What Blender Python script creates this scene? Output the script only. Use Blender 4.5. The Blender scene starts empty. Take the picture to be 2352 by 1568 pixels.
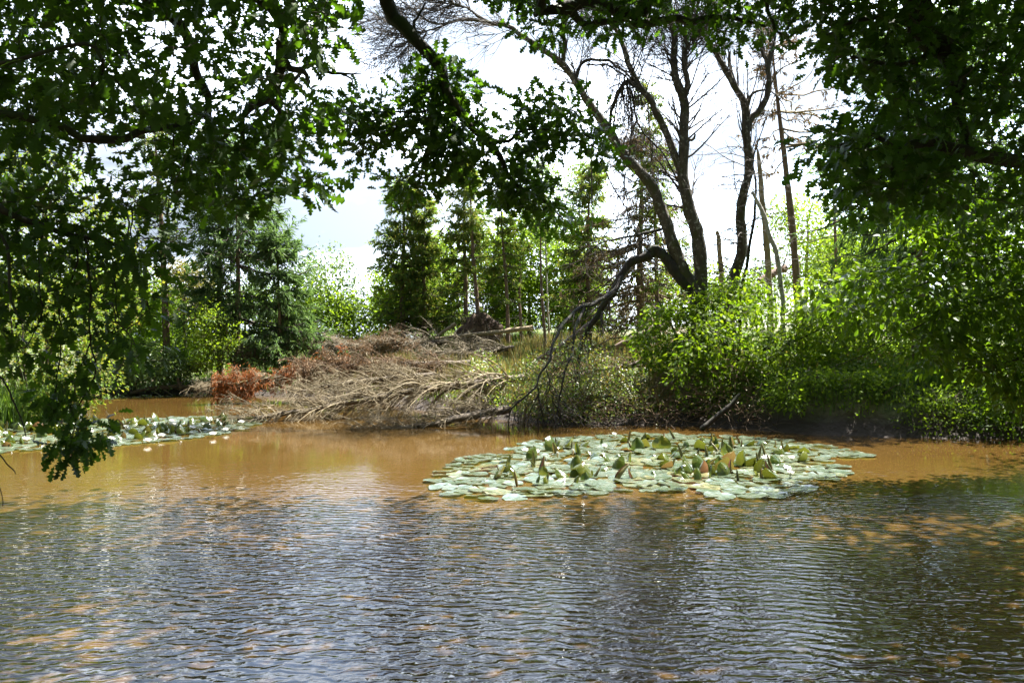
import bpy, math
import numpy as np
from mathutils import Vector

# ------------------------------------------------------------------ camera, world, sun, exposure
scene = bpy.context.scene
COL = scene.collection
FPX, CX, CY, CAMZ = 1882.0, 1176.0, 784.0, 1.6          # focal length and centre for a 2352 px wide view
cam = bpy.data.objects.new('camera', bpy.data.cameras.new('camera'))
COL.objects.link(cam)
cam.location = (0, 0, CAMZ)
cam.rotation_euler = (math.radians(90), 0, 0)
cam.data.sensor_width = 36.0
cam.data.lens = 36.0 * FPX / 2352.0
cam.data.clip_start = 0.05
cam.data.clip_end = 3000
scene.camera = cam

SUN_EL, SUN_AZ = math.radians(60), math.radians(48)      # azimuth: clockwise from straight ahead
SUNV = Vector((math.sin(SUN_AZ) * math.cos(SUN_EL), math.cos(SUN_AZ) * math.cos(SUN_EL), math.sin(SUN_EL)))
sd = bpy.data.lights.new('sun', 'SUN')
sd.energy = 5.0
sd.angle = math.radians(0.5)
sd.color = (1.0, 0.955, 0.88)
sun = bpy.data.objects.new('sun', sd)
COL.objects.link(sun)
sun.location = (0, 0, 40)
sun.rotation_euler = (-SUNV).to_track_quat('-Z', 'Y').to_euler()

scene.view_settings.view_transform = 'Standard'
scene.view_settings.look = 'None'
scene.view_settings.exposure = 2.4
scene.view_settings.gamma = 1.0
scene.render.engine = 'CYCLES'
scene.cycles.use_denoising = True
scene.cycles.max_bounces = 8
scene.cycles.diffuse_bounces = 3
scene.cycles.glossy_bounces = 3
scene.cycles.transmission_bounces = 6
scene.cycles.sample_clamp_indirect = 6.0
scene.cycles.caustics_reflective = False

def nn(nt, kind, **kw):
    n = nt.nodes.new(kind)
    for k, v in kw.items():
        setattr(n, k, v)
    return n

world = bpy.data.worlds.new('World')
scene.world = world
world.use_nodes = True
wt = world.node_tree
wt.nodes.clear()
w_out = nn(wt, 'ShaderNodeOutputWorld')
w_bg = nn(wt, 'ShaderNodeBackground')
w_bg.inputs['Strength'].default_value = 0.1
w_sky = nn(wt, 'ShaderNodeTexSky', sky_type='NISHITA', sun_disc=False)
w_sky.sun_elevation = SUN_EL
w_sky.sun_rotation = SUN_AZ
w_tc = nn(wt, 'ShaderNodeTexCoord')
w_map = nn(wt, 'ShaderNodeMapping')
w_map.inputs['Scale'].default_value = (1.0, 1.0, 2.2)
w_map.inputs['Location'].default_value = (0.35, 0.1, 0.62)
w_n1 = nn(wt, 'ShaderNodeTexNoise')
w_n1.inputs['Scale'].default_value = 2.1
w_n1.inputs['Detail'].default_value = 6
w_n1.inputs['Roughness'].default_value = 0.52
w_r1 = nn(wt, 'ShaderNodeValToRGB')                      # where the cloud is open to the blue
w_r1.color_ramp.elements[0].position = 0.36
w_r1.color_ramp.elements[0].color = (0.25, 0.25, 0.25, 1)
w_r1.color_ramp.elements[1].position = 0.52
w_r1.color_ramp.elements[1].color = (1, 1, 1, 1)
w_n2 = nn(wt, 'ShaderNodeTexNoise')
w_n2.inputs['Scale'].default_value = 2.6
w_n2.inputs['Detail'].default_value = 5
w_r2 = nn(wt, 'ShaderNodeValToRGB')                      # grey bellies and white tops
w_r2.color_ramp.elements[0].position = 0.40
w_r2.color_ramp.elements[0].color = (1.15, 1.35, 1.65, 1)
w_r2.color_ramp.elements[1].position = 0.66
w_r2.color_ramp.elements[1].color = (7.6, 8.5, 10.0, 1)
w_mix = nn(wt, 'ShaderNodeMixRGB')
L = wt.links.new
L(w_tc.outputs['Generated'], w_map.inputs['Vector'])
L(w_map.outputs['Vector'], w_n1.inputs['Vector'])
w_map2 = nn(wt, 'ShaderNodeMapping')
w_map2.inputs['Scale'].default_value = (1.0, 1.0, 3.0)
w_map2.inputs['Location'].default_value = (0.4, 5.5, 3.68)
L(w_tc.outputs['Generated'], w_map2.inputs['Vector'])
L(w_map2.outputs['Vector'], w_n2.inputs['Vector'])
w_sep = nn(wt, 'ShaderNodeSeparateXYZ')                 # the cloud breaks up overhead
L(w_tc.outputs['Generated'], w_sep.inputs[0])
w_hi = nn(wt, 'ShaderNodeMapRange', interpolation_type='SMOOTHSTEP')
w_hi.inputs['From Min'].default_value = .30
w_hi.inputs['From Max'].default_value = .65
w_hi.inputs['To Max'].default_value = .19
L(w_sep.outputs['Z'], w_hi.inputs['Value'])
w_sub = nn(wt, 'ShaderNodeMath', operation='SUBTRACT')
L(w_n1.outputs['Fac'], w_sub.inputs[0])
L(w_hi.outputs[0], w_sub.inputs[1])
L(w_sub.outputs[0], w_r1.inputs['Fac'])
L(w_n2.outputs['Fac'], w_r2.inputs['Fac'])
L(w_r1.outputs['Color'], w_mix.inputs['Fac'])
L(w_sky.outputs['Color'], w_mix.inputs[1])
L(w_r2.outputs['Color'], w_mix.inputs[2])
w_dot = nn(wt, 'ShaderNodeVectorMath', operation='DOT_PRODUCT')   # cloud glows more on the sun's side
w_dot.inputs[1].default_value = (.28, .77, .574)
L(w_tc.outputs['Generated'], w_dot.inputs[0])
w_gl = nn(wt, 'ShaderNodeMapRange', interpolation_type='SMOOTHSTEP')
w_gl.inputs['From Min'].default_value = .45
w_gl.inputs['From Max'].default_value = .92
w_gl.inputs['To Min'].default_value = .26
w_gl.inputs['To Max'].default_value = 1.9
L(w_dot.outputs['Value'], w_gl.inputs['Value'])
w_mul = nn(wt, 'ShaderNodeVectorMath', operation='SCALE')
L(w_mix.outputs['Color'], w_mul.inputs[0])
L(w_gl.outputs[0], w_mul.inputs['Scale'])
L(w_mul.outputs[0], w_bg.inputs['Color'])
L(w_bg.outputs['Background'], w_out.inputs['Surface'])

# ------------------------------------------------------------------ helpers
rng = np.random.default_rng(7)
U = rng.uniform

def P(px, py, Y):
    return np.array([(px - CX) / FPX * Y, Y, CAMZ - (py - CY) / FPX * Y])

def nrm(v):
    return v / np.maximum(np.linalg.norm(v, axis=-1, keepdims=True), 1e-9)

class G:
    """collects vertices and faces"""
    def __init__(s):
        s.V, s.F, s.n, s.A = [], [], 0, []
    def add(s, V, F, mi=0):
        V = np.asarray(V, float).reshape(-1, 3)
        F = np.asarray(F, np.int64)
        s.V.append(V)
        s.F.append((F + s.n, mi))
        s.n += len(V)
    def build(s, name, mats, parent=None, smooth=True):
        me = bpy.data.meshes.new(name)
        V = np.concatenate(s.V)
        if parent is not None:
            V = V - np.array(parent.location)
        loops = np.concatenate([f.ravel() for f, _ in s.F])
        tot = np.concatenate([np.full(len(f), f.shape[1]) for f, _ in s.F])
        mi = np.concatenate([np.full(len(f), m) for f, m in s.F])
        st = np.concatenate([[0], np.cumsum(tot)[:-1]])
        me.vertices.add(len(V)); me.vertices.foreach_set('co', V.astype(np.float32).ravel())
        me.loops.add(len(loops)); me.loops.foreach_set('vertex_index', loops.astype(np.int32))
        me.polygons.add(len(tot))
        me.polygons.foreach_set('loop_start', st.astype(np.int32))
        me.polygons.foreach_set('loop_total', tot.astype(np.int32))
        me.polygons.foreach_set('material_index', mi.astype(np.int32))
        me.polygons.foreach_set('use_smooth', np.full(len(tot), bool(smooth)))
        for m in (mats if isinstance(mats, (list, tuple)) else [mats]):
            me.materials.append(m)
        me.update(calc_edges=True)
        o = bpy.data.objects.new(name, me)
        COL.objects.link(o)
        if parent is not None:
            o.parent = parent
        return o

def tag(o, label, cat, group=None, kind=None):
    o['label'] = label; o['category'] = cat
    if group: o['group'] = group
    if kind: o['kind'] = kind
    return o

def thing(name, label, cat, loc, group=None):
    o = bpy.data.objects.new(name, None)
    COL.objects.link(o)
    o.location = tuple(float(c) for c in loc)
    o.empty_display_size = 0.2
    return tag(o, label, cat, group)

def spline(pts, K):
    """Catmull-Rom through control points (n,m) -> (K,m)"""
    pts = np.asarray(pts, float)
    if len(pts) == 2:
        return pts[0] + (pts[1] - pts[0]) * np.linspace(0, 1, K)[:, None]
    d = np.concatenate([[0], np.cumsum(np.linalg.norm(np.diff(pts[:, :3], axis=0), axis=1))])
    e = np.concatenate([[2 * pts[0] - pts[1]], pts, [2 * pts[-1] - pts[-2]]])
    q = np.linspace(0, d[-1], K)
    i = np.clip(np.searchsorted(d, q, side='right') - 1, 0, len(pts) - 2)
    t = ((q - d[i]) / np.maximum(d[i + 1] - d[i], 1e-9))[:, None]
    a, b, c, f = e[i], e[i + 1], e[i + 2], e[i + 3]
    return 0.5 * (2 * b + (c - a) * t + (2 * a - 5 * b + 4 * c - f) * t ** 2 + (3 * b - a - 3 * c + f) * t ** 3)

def tubes(g, Pt, R, sides=5, mi=0):
    """Pt (N,K,3), R (N,K)"""
    Pt = np.asarray(Pt, float); R = np.asarray(R, float)
    if Pt.ndim == 2:
        Pt, R = Pt[None], R[None]
    N, K, _ = Pt.shape
    T = nrm(np.gradient(Pt, axis=1))
    mean = nrm(T.mean(1))
    ref = np.eye(3)[np.argmin(np.abs(mean), axis=1)]
    n1 = nrm(np.cross(T, ref[:, None, :]))
    n2 = np.cross(T, n1)
    a = np.linspace(0, 2 * np.pi, sides, endpoint=False)
    V = Pt[:, :, None, :] + R[:, :, None, None] * (np.cos(a)[None, None, :, None] * n1[:, :, None, :] + np.sin(a)[None, None, :, None] * n2[:, :, None, :])
    idx = np.arange(N * K * sides).reshape(N, K, sides)
    q = np.stack([idx[:, :-1, :], np.roll(idx[:, :-1, :], -1, 2), np.roll(idx[:, 1:, :], -1, 2), idx[:, 1:, :]], -1)
    g.add(V.reshape(-1, 3), q.reshape(-1, 4), mi)

def resample(Pt, R, K):
    Pt = np.asarray(Pt, float)
    q = np.linspace(0, len(Pt) - 1, K)
    i = np.minimum(q.astype(int), len(Pt) - 2); f = q - i
    return Pt[i] * (1 - f)[:, None] + Pt[i + 1] * f[:, None], R[i] * (1 - f) + R[i + 1] * f

def limb(g, pts, K=None, sides=8, wob=0.0):
    """pts: rows of x,y,z,r in world units; returns points and radii"""
    pts = np.asarray(pts, float)
    K = K or max(6, len(pts) * 4)
    S = spline(pts, K)
    if wob:
        n = rng.normal(0, 1, (K, 3)); n = (n + np.roll(n, 1, 0) + np.roll(n, -1, 0)) / 3
        n[0] = 0
        S[:, :3] += n * wob
    R = np.maximum(S[:, 3], 0.0015) * (1 + rng.normal(0, .06, K))
    tubes(g, S[:, :3], R, sides)
    return S[:, :3], R

def plimb(g, pts, **kw):
    """pts rows px,py,Y,r"""
    return limb(g, [list(P(a, b, c)) + [r] for a, b, c, r in pts], **kw)

def grow(Pt, R, n, t0, t1, L0, ang, grav, wig, K, rr=.5, bias=None, taper=.15, lt=0.0, rmin=.002):
    """children of the polylines Pt (N,Kp,3); lt>0 shortens children towards the tip"""
    N, Kp, _ = Pt.shape
    idx = rng.integers(0, N, n)
    t01 = U(t0, t1, n); t = t01 * (Kp - 1)
    i = np.minimum(t.astype(int), Kp - 2); f = (t - i)[:, None]
    pos = Pt[idx, i] * (1 - f) + Pt[idx, i + 1] * f
    tan = nrm(Pt[idx, i + 1] - Pt[idx, i])
    r0 = (R[idx, i] * (1 - f[:, 0]) + R[idx, i + 1] * f[:, 0]) * rr
    perp = rng.normal(0, 1, (n, 3)); perp = nrm(perp - (perp * tan).sum(1, keepdims=True) * tan)
    a = (ang * U(.6, 1.4, n))[:, None]
    d = np.cos(a) * tan + np.sin(a) * perp
    if bias is not None:
        d = d + np.asarray(bias)
    d = nrm(d)
    Ls = L0 * U(.5, 1.25, n) * (1 - lt * t01)
    out = [pos]
    for k in range(K - 1):
        d = nrm(d + rng.normal(0, wig, (n, 3)) + np.array([0, 0, -grav]))
        out.append(out[-1] + d * (Ls / (K - 1))[:, None])
    C = np.stack(out, 1)
    r0 = np.maximum(r0, rmin)
    RC = r0[:, None] * np.linspace(1, taper, K)[None, :]
    return C, np.maximum(RC, .0012)

def inpoly(x, y, poly):
    poly = np.asarray(poly, float); c = np.zeros(len(x), bool)
    x1, y1 = poly[:, 0], poly[:, 1]; x2, y2 = np.roll(x1, -1), np.roll(y1, -1)
    for a, b, d, e in zip(x1, y1, x2, y2):
        if b != e:
            c ^= ((b > y) != (e > y)) & (x < (d - a) * (y - b) / (e - b) + a)
    return c

def psample(poly, n, y0, y1, pad=0):
    """n world points that the polygon (in view pixels) encloses, between depths y0 and y1"""
    poly = np.asarray(poly, float); lo, hi = poly.min(0), poly.max(0); X = []
    while sum(map(len, X)) < n:
        q = U(lo, hi, (n * 3, 2)); X.append(q[inpoly(q[:, 0], q[:, 1], poly)])
    q = np.concatenate(X)[:n]; D = U(y0, y1, n)
    return np.stack([(q[:, 0] - CX) / FPX * D, D, CAMZ - (q[:, 1] - CY) / FPX * D], 1)

def connect(g, nodes, targets, r0=.012, r1=.003, sides=4, sag=.12, K=6, dens=.35, maxr=None):
    """each target is reached by a curved twig from the nearest wood already there"""
    nodes = np.asarray(nodes, float); targets = np.asarray(targets, float)
    d0 = np.min(np.linalg.norm(targets[:, None] - nodes[None], axis=2), axis=1)
    order = np.argsort(d0)
    cap = len(nodes) + len(targets) * K
    buf = np.zeros((cap, 3)); buf[:len(nodes)] = nodes; m = len(nodes)
    PP, RR, D = [], [], []
    for j in order:
        t = targets[j]
        dd = np.linalg.norm(buf[:m] - t, axis=1)
        k = int(np.argmin(dd)); a = buf[k]; L_ = dd[k]
        s = np.linspace(0, 1, K)[:, None]
        mid = (a + t) / 2 + rng.normal(0, sag, 3) * L_ + np.array([0, 0, sag * .6 * L_])
        pts = (1 - s) ** 2 * a + 2 * s * (1 - s) * mid + s ** 2 * t
        pts[1:-1] += rng.normal(0, .025, (K - 2, 3)) * L_
        PP.append(pts); rr = r1 + (r0 - r1) * min(1.0, L_ / 1.2)
        RR.append(np.linspace(rr, r1, K)); D.append(t - pts[-2])
        buf[m:m + K - 1] = pts[1:]; m += K - 1
    tubes(g, np.array(PP), np.array(RR), sides)
    out = np.zeros_like(targets); out[order] = nrm(np.array(D))
    return out, np.array(PP)

# ------------------------------------------------------------------ leaves
def leaf_tpl(ys, xs, fold=.18, droop=.15):
    """both halves of a leaf from half-widths xs at heights ys"""
    ys = np.array(ys, float); xs = np.array(xs, float); n = len(ys)
    mid = np.stack([0 * ys, ys, -droop * ys ** 2], 1)
    r = np.stack([xs, ys, -droop * ys ** 2 + fold * xs], 1); l = r * [-1, 1, 1]
    V = np.concatenate([mid, r, l]); F = []
    for i in range(n - 1):
        F.append([i, n + i, n + i + 1, i + 1]); F.append([i, i + 1, 2 * n + i + 1, 2 * n + i])
    return V, np.array(F)

OAK = leaf_tpl([0, .12, .24, .32, .45, .54, .70, .79, .90, 1.0], [.012, .04, .17, .06, .29, .09, .36, .13, .22, .02], .12, .2)
OVAL = leaf_tpl([0, .25, .55, .85, 1.0], [.02, .22, .27, .14, .0], .25, .15)
DIAM = (np.array([[0, 0, 0], [.33, .45, .06], [0, 1, -.1], [-.33, .45, .06]], float), np.array([[0, 1, 2, 3]]))
STRIP = (np.array([[-.10, 0, 0], [.10, 0, 0], [.08, .55, -.04], [-.08, .55, -.04], [0, 1, -.16]], float), None)

def put(g, tpl, pos, fwd, up, size, mi=0, wid=None):
    V, F = tpl
    n = len(pos)
    fwd = nrm(fwd); side = nrm(np.cross(fwd, up)); nor = np.cross(side, fwd)
    size = np.broadcast_to(size, (n,))
    w = 1.0 if wid is None else np.broadcast_to(wid, (n,))[:, None, None]
    W = pos[:, None] + size[:, None, None] * (V[None, :, 0:1] * w * side[:, None] + V[None, :, 1:2] * fwd[:, None] + V[None, :, 2:3] * nor[:, None])
    off = (np.arange(n) * len(V))[:, None, None]
    g.add(W.reshape(-1, 3), (F[None] + off).reshape(-1, F.shape[1]), mi)

def rosettes(g, tpl, targets, dirs, per, spread, size, flat=.6, hang=.25, mi=0):
    """per leaves round each target, pointing outward, faces mostly to the sky"""
    n = len(targets); c = np.repeat(targets, per, 0); d = np.repeat(dirs, per, 0); m = n * per
    off = rng.normal(0, 1, (m, 3)) * [1, 1, .7]
    pos = c + off * spread
    fwd = nrm(off) * .9 + d * .6 + rng.normal(0, .35, (m, 3)) + [0, 0, -hang]
    up = rng.normal(0, flat, (m, 3)) + [0, 0, 1]
    put(g, tpl, pos, fwd, up, size * U(.65, 1.2, m), mi)

# ------------------------------------------------------------------ materials
def new_mat(name):
    m = bpy.data.materials.new(name); m.use_nodes = True
    nt = m.node_tree; nt.nodes.clear()
    return m, nt, nn(nt, 'ShaderNodeOutputMaterial')

def ramp(nt, stops):
    r = nn(nt, 'ShaderNodeValToRGB'); e = r.color_ramp.elements
    while len(e) < len(stops): e.new(.5)
    for k, (p, c) in zip(e, stops):
        k.position = p; k.color = (*c, 1)
    return r

def leaf_mat(name, cols, trans, tmix=.45, rough=.42, spec=.5):
    m, nt, out = new_mat(name)
    geo = nn(nt, 'ShaderNodeNewGeometry')
    r = ramp(nt, [(i / max(1, len(cols) - 1), c) for i, c in enumerate(cols)])
    nt.links.new(geo.outputs['Random Per Island'], r.inputs['Fac'])
    b = nn(nt, 'ShaderNodeBsdfPrincipled')
    b.inputs['Roughness'].default_value = rough
    b.inputs['Specular IOR Level'].default_value = spec
    nt.links.new(r.outputs['Color'], b.inputs['Base Color'])
    t = nn(nt, 'ShaderNodeBsdfTranslucent')
    mul = nn(nt, 'ShaderNodeMixRGB', blend_type='MULTIPLY'); mul.inputs['Fac'].default_value = 1
    mul.inputs[2].default_value = (*trans, 1)
    nt.links.new(r.outputs['Color'], mul.inputs[1])
    nt.links.new(mul.outputs['Color'], t.inputs['Color'])
    mx = nn(nt, 'ShaderNodeMixShader'); mx.inputs[0].default_value = tmix
    nt.links.new(b.outputs[0], mx.inputs[1]); nt.links.new(t.outputs[0], mx.inputs[2])
    nt.links.new(mx.outputs[0], out.inputs['Surface'])
    return m

def bark_mat(name, a, b, lich=None, scale=6, lamt=.62, stretch=.25, moss=None):
    m, nt, out = new_mat(name)
    tc = nn(nt, 'ShaderNodeTexCoord'); mp = nn(nt, 'ShaderNodeMapping')
    mp.inputs['Scale'].default_value = (1, 1, stretch)
    n1 = nn(nt, 'ShaderNodeTexNoise'); n1.inputs['Scale'].default_value = scale * 3; n1.inputs['Detail'].default_value = 6
    nt.links.new(tc.outputs['Object'], mp.inputs[0]); nt.links.new(mp.outputs[0], n1.inputs['Vector'])
    r = ramp(nt, [(.3, a), (.7, b)]); nt.links.new(n1.outputs['Fac'], r.inputs['Fac'])
    col = r.outputs['Color']
    for c, th, sc in ((lich, lamt, scale * 2.2), (moss, .55, scale * .5)):
        if c is None: continue
        n2 = nn(nt, 'ShaderNodeTexNoise'); n2.inputs['Scale'].default_value = sc; n2.inputs['Detail'].default_value = 5
        n2.inputs['Roughness'].default_value = .7
        nt.links.new(tc.outputs['Object'], n2.inputs['Vector'])
        rr = ramp(nt, [(th - .03, (0, 0, 0)), (th + .04, (1, 1, 1))]); nt.links.new(n2.outputs['Fac'], rr.inputs['Fac'])
        mx = nn(nt, 'ShaderNodeMixRGB'); mx.inputs[2].default_value = (*c, 1)
        nt.links.new(rr.outputs['Color'], mx.inputs['Fac']); nt.links.new(col, mx.inputs[1]); col = mx.outputs['Color']
    p = nn(nt, 'ShaderNodeBsdfPrincipled'); p.inputs['Roughness'].default_value = .85
    bp = nn(nt, 'ShaderNodeBump'); bp.inputs['Strength'].default_value = .7; bp.inputs['Distance'].default_value = .02
    nt.links.new(n1.outputs['Fac'], bp.inputs['Height']); nt.links.new(bp.outputs[0], p.inputs['Normal'])
    nt.links.new(col, p.inputs['Base Color']); nt.links.new(p.outputs[0], out.inputs['Surface'])
    return m

def island_mat(name, cols, rough=.85, tr=0.0):
    m, nt, out = new_mat(name)
    geo = nn(nt, 'ShaderNodeNewGeometry')
    r = ramp(nt, [(i / max(1, len(cols) - 1), c) for i, c in enumerate(cols)])
    nt.links.new(geo.outputs['Random Per Island'], r.inputs['Fac'])
    b = nn(nt, 'ShaderNodeBsdfPrincipled'); b.inputs['Roughness'].default_value = rough
    nt.links.new(r.outputs['Color'], b.inputs['Base Color'])
    if tr:
        t = nn(nt, 'ShaderNodeBsdfTranslucent'); nt.links.new(r.outputs['Color'], t.inputs['Color'])
        mx = nn(nt, 'ShaderNodeMixShader'); mx.inputs[0].default_value = tr
        nt.links.new(b.outputs[0], mx.inputs[1]); nt.links.new(t.outputs[0], mx.inputs[2])
        nt.links.new(mx.outputs[0], out.inputs['Surface'])
    else:
        nt.links.new(b.outputs[0], out.inputs['Surface'])
    return m

M = {}
M['oak'] = leaf_mat('oak_leaf', [(.022, .045, .008), (.035, .07, .011), (.055, .10, .016), (.04, .08, .012)], (2.0, 2.3, .5), .42, .5, .3)
M['beech'] = leaf_mat('broad_leaf', [(.045, .085, .012), (.065, .12, .017), (.095, .15, .022)], (1.9, 1.9, .42), .48, .5, .2)
M['bush'] = leaf_mat('oak_scrub_leaf', [(.06, .11, .012), (.09, .15, .017), (.14, .19, .024), (.105, .16, .019)], (1.8, 1.9, .45), .48, .55, .15)
M['lime'] = leaf_mat('young_leaf', [(.10, .17, .025), (.15, .22, .035), (.19, .25, .04)], (1.8, 1.8, .45), .5, .6, .12)
M['wood'] = leaf_mat('woodland_leaf', [(.08, .13, .02), (.115, .18, .028), (.16, .235, .038), (.13, .20, .032)], (1.9, 1.9, .5), .5, .65, .12)
M['pale'] = leaf_mat('birch_leaf', [(.09, .15, .05), (.13, .20, .065), (.16, .23, .08)], (1.5, 1.5, .7), .42)
M['olive'] = leaf_mat('willow_leaf', [(.07, .125, .024), (.10, .16, .03), (.14, .18, .036), (.18, .16, .045)], (1.6, 1.6, .6), .45, .6, .12)
M['rust'] = leaf_mat('copper_leaf', [(.09, .12, .03), (.14, .11, .04), (.12, .15, .04)], (1.5, 1.3, .7), .4)
M['spruce'] = leaf_mat('spruce_needle', [(.07, .125, .045), (.10, .165, .06), (.14, .21, .07)], (1.3, 1.35, .85), .42, .6, .3)
M['spruce_dry'] = leaf_mat('thin_spruce_needle', [(.085, .15, .036), (.12, .195, .045), (.20, .17, .055), (.10, .17, .04)], (1.7, 1.8, .8), .5, .6, .3)
M['brown_needle'] = leaf_mat('dead_needle', [(.16, .10, .055), (.22, .14, .075), (.13, .095, .055), (.10, .11, .05)], (1.1, 1.0, .8), .25, .7)
M['red_needle'] = island_mat('red_needle', [(.30, .095, .022), (.34, .125, .032), (.24, .10, .035)], .8, .25)
M['tan_needle'] = island_mat('tan_needle', [(.18, .105, .05), (.23, .145, .075), (.15, .10, .055)], .8, .25)
M['alder'] = bark_mat('alder_bark', (.03, .024, .017), (.092, .074, .052), (.26, .26, .21), 5, .59, .35, (.045, .047, .012))
M['oakbark'] = bark_mat('oak_bark', (.014, .011, .008), (.042, .033, .024), None, 7, .6, .3, (.026, .034, .010))
M['pine'] = bark_mat('conifer_bark', (.10, .065, .045), (.22, .15, .11), (.30, .24, .20), 6, .66, .4)
M['snag'] = bark_mat('snag_wood', (.20, .15, .09), (.34, .27, .17), None, 5, .6, .2)
M['birchbark'] = bark_mat('birch_bark', (.25, .23, .20), (.5, .48, .44), (.08, .07, .06), 4, .6, 1.5)
M['deadbark'] = bark_mat('dead_bark', (.06, .045, .03), (.13, .10, .065), (.20, .19, .13), 5, .64, 1.0)
M['mossbark'] = bark_mat('mossy_bark', (.07, .055, .04), (.16, .125, .085), None, 5, .6, 1.0, (.13, .12, .02))
M['twig'] = island_mat('dead_twig', [(.07, .054, .03), (.17, .135, .075), (.30, .25, .155), (.20, .152, .08)])
M['graytwig'] = island_mat('grey_twig', [(.14, .115, .075), (.23, .19, .13), (.33, .285, .20)])
M['darktwig'] = island_mat('dark_twig', [(.03, .024, .018), (.055, .044, .033), (.08, .066, .05)])
M['rootwood'] = island_mat('root_wood', [(.06, .04, .026), (.10, .07, .045), (.05, .035, .024)])
M['redtwig'] = island_mat('brown_twig', [(.12, .075, .04), (.17, .11, .06), (.09, .06, .038)])
M['root'] = bark_mat('root_plate_soil', (.06, .038, .025), (.17, .11, .07), None, 4, .6, .6)
M['grass'] = leaf_mat('grass_blade', [(.06, .12, .02), (.09, .17, .03), (.13, .20, .04), (.08, .14, .025)], (1.5, 1.5, .6), .4, .5)
M['rush'] = leaf_mat('rush_blade', [(.20, .17, .06), (.27, .20, .08), (.15, .17, .05), (.10, .15, .035)], (1.2, 1.1, .8), .3, .6)
M['bramble'] = leaf_mat('bramble_leaf', [(.10, .17, .035), (.14, .21, .045), (.19, .22, .06), (.24, .17, .06)], (1.5, 1.5, .6), .4)

# ground: moss, dry litter and dark mud along the water
m, nt, out = new_mat('bank_ground')
tc = nn(nt, 'ShaderNodeTexCoord'); geo = nn(nt, 'ShaderNodeNewGeometry')
n1 = nn(nt, 'ShaderNodeTexNoise'); n1.inputs['Scale'].default_value = .7; n1.inputs['Detail'].default_value = 7; n1.inputs['Roughness'].default_value = .65
n2 = nn(nt, 'ShaderNodeTexNoise'); n2.inputs['Scale'].default_value = 9; n2.inputs['Detail'].default_value = 6
nt.links.new(tc.outputs['Object'], n1.inputs['Vector']); nt.links.new(tc.outputs['Object'], n2.inputs['Vector'])
r1 = ramp(nt, [(.35, (.055, .085, .02)), (.5, (.09, .11, .03)), (.62, (.16, .125, .06))]); nt.links.new(n1.outputs['Fac'], r1.inputs['Fac'])
r2 = ramp(nt, [(.3, (.45, .45, .45)), (.7, (1.3, 1.3, 1.3))]); nt.links.new(n2.outputs['Fac'], r2.inputs['Fac'])
mu = nn(nt, 'ShaderNodeMixRGB', blend_type='MULTIPLY'); mu.inputs['Fac'].default_value = 1
nt.links.new(r1.outputs['Color'], mu.inputs[1]); nt.links.new(r2.outputs['Color'], mu.inputs[2])
sx = nn(nt, 'ShaderNodeSeparateXYZ'); nt.links.new(geo.outputs['Position'], sx.inputs[0])
ad = nn(nt, 'ShaderNodeMath', operation='MULTIPLY_ADD'); ad.inputs[1].default_value = -.35; nt.links.new(n1.outputs['Fac'], ad.inputs[0]); nt.links.new(sx.outputs['Z'], ad.inputs[2])
mr = nn(nt, 'ShaderNodeMapRange'); mr.inputs['From Min'].default_value = .0; mr.inputs['From Max'].default_value = .30
nt.links.new(ad.outputs[0], mr.inputs['Value'])
mx = nn(nt, 'ShaderNodeMixRGB'); mx.inputs[1].default_value = (.03, .02, .013, 1)
nt.links.new(mr.outputs[0], mx.inputs['Fac']); nt.links.new(mu.outputs['Color'], mx.inputs[2])
b = nn(nt, 'ShaderNodeBsdfPrincipled'); b.inputs['Roughness'].default_value = .9
bp = nn(nt, 'ShaderNodeBump'); bp.inputs['Strength'].default_value = .8; bp.inputs['Distance'].default_value = .06
nt.links.new(n2.outputs['Fac'], bp.inputs['Height']); nt.links.new(bp.outputs[0], b.inputs['Normal'])
nt.links.new(mx.outputs['Color'], b.inputs['Base Color']); nt.links.new(b.outputs[0], out.inputs['Surface'])
M['ground'] = m

# water: opaque with silt, wind ripples near the camera, calm in the shelter of the far banks
m, nt, out = new_mat('silty_water')
geo = nn(nt, 'ShaderNodeNewGeometry')
def wave(scale, rot, sy, dist, dscale):
    mp = nn(nt, 'ShaderNodeMapping'); mp.inputs['Rotation'].default_value = (0, 0, math.radians(rot)); mp.inputs['Scale'].default_value = (1, sy, 1)
    nt.links.new(geo.outputs['Position'], mp.inputs[0])
    w = nn(nt, 'ShaderNodeTexWave', wave_type='BANDS', bands_direction='Y', wave_profile='SIN')
    w.inputs['Scale'].default_value = scale; w.inputs['Distortion'].default_value = dist
    w.inputs['Detail'].default_value = 2.5; w.inputs['Detail Scale'].default_value = dscale; w.inputs['Detail Roughness'].default_value = .55
    nt.links.new(mp.outputs[0], w.inputs['Vector'])
    return w.outputs['Fac']
def noise(scale, sx_, sy_, rot, det=3, rough=.5):
    mp = nn(nt, 'ShaderNodeMapping'); mp.inputs['Rotation'].default_value = (0, 0, math.radians(rot)); mp.inputs['Scale'].default_value = (sx_, sy_, 1)
    nt.links.new(geo.outputs['Position'], mp.inputs[0])
    n = nn(nt, 'ShaderNodeTexNoise'); n.inputs['Scale'].default_value = scale; n.inputs['Detail'].default_value = det; n.inputs['Roughness'].default_value = rough
    nt.links.new(mp.outputs[0], n.inputs['Vector'])
    return n.outputs['Fac']
def mth(op, a, b_=None):
    x = nn(nt, 'ShaderNodeMath', operation=op)
    for k, v in enumerate((a, b_)):
        if v is None: continue
        if isinstance(v, (int, float)): x.inputs[k].default_value = v
        else: nt.links.new(v, x.inputs[k])
    return x.outputs[0]
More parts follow.
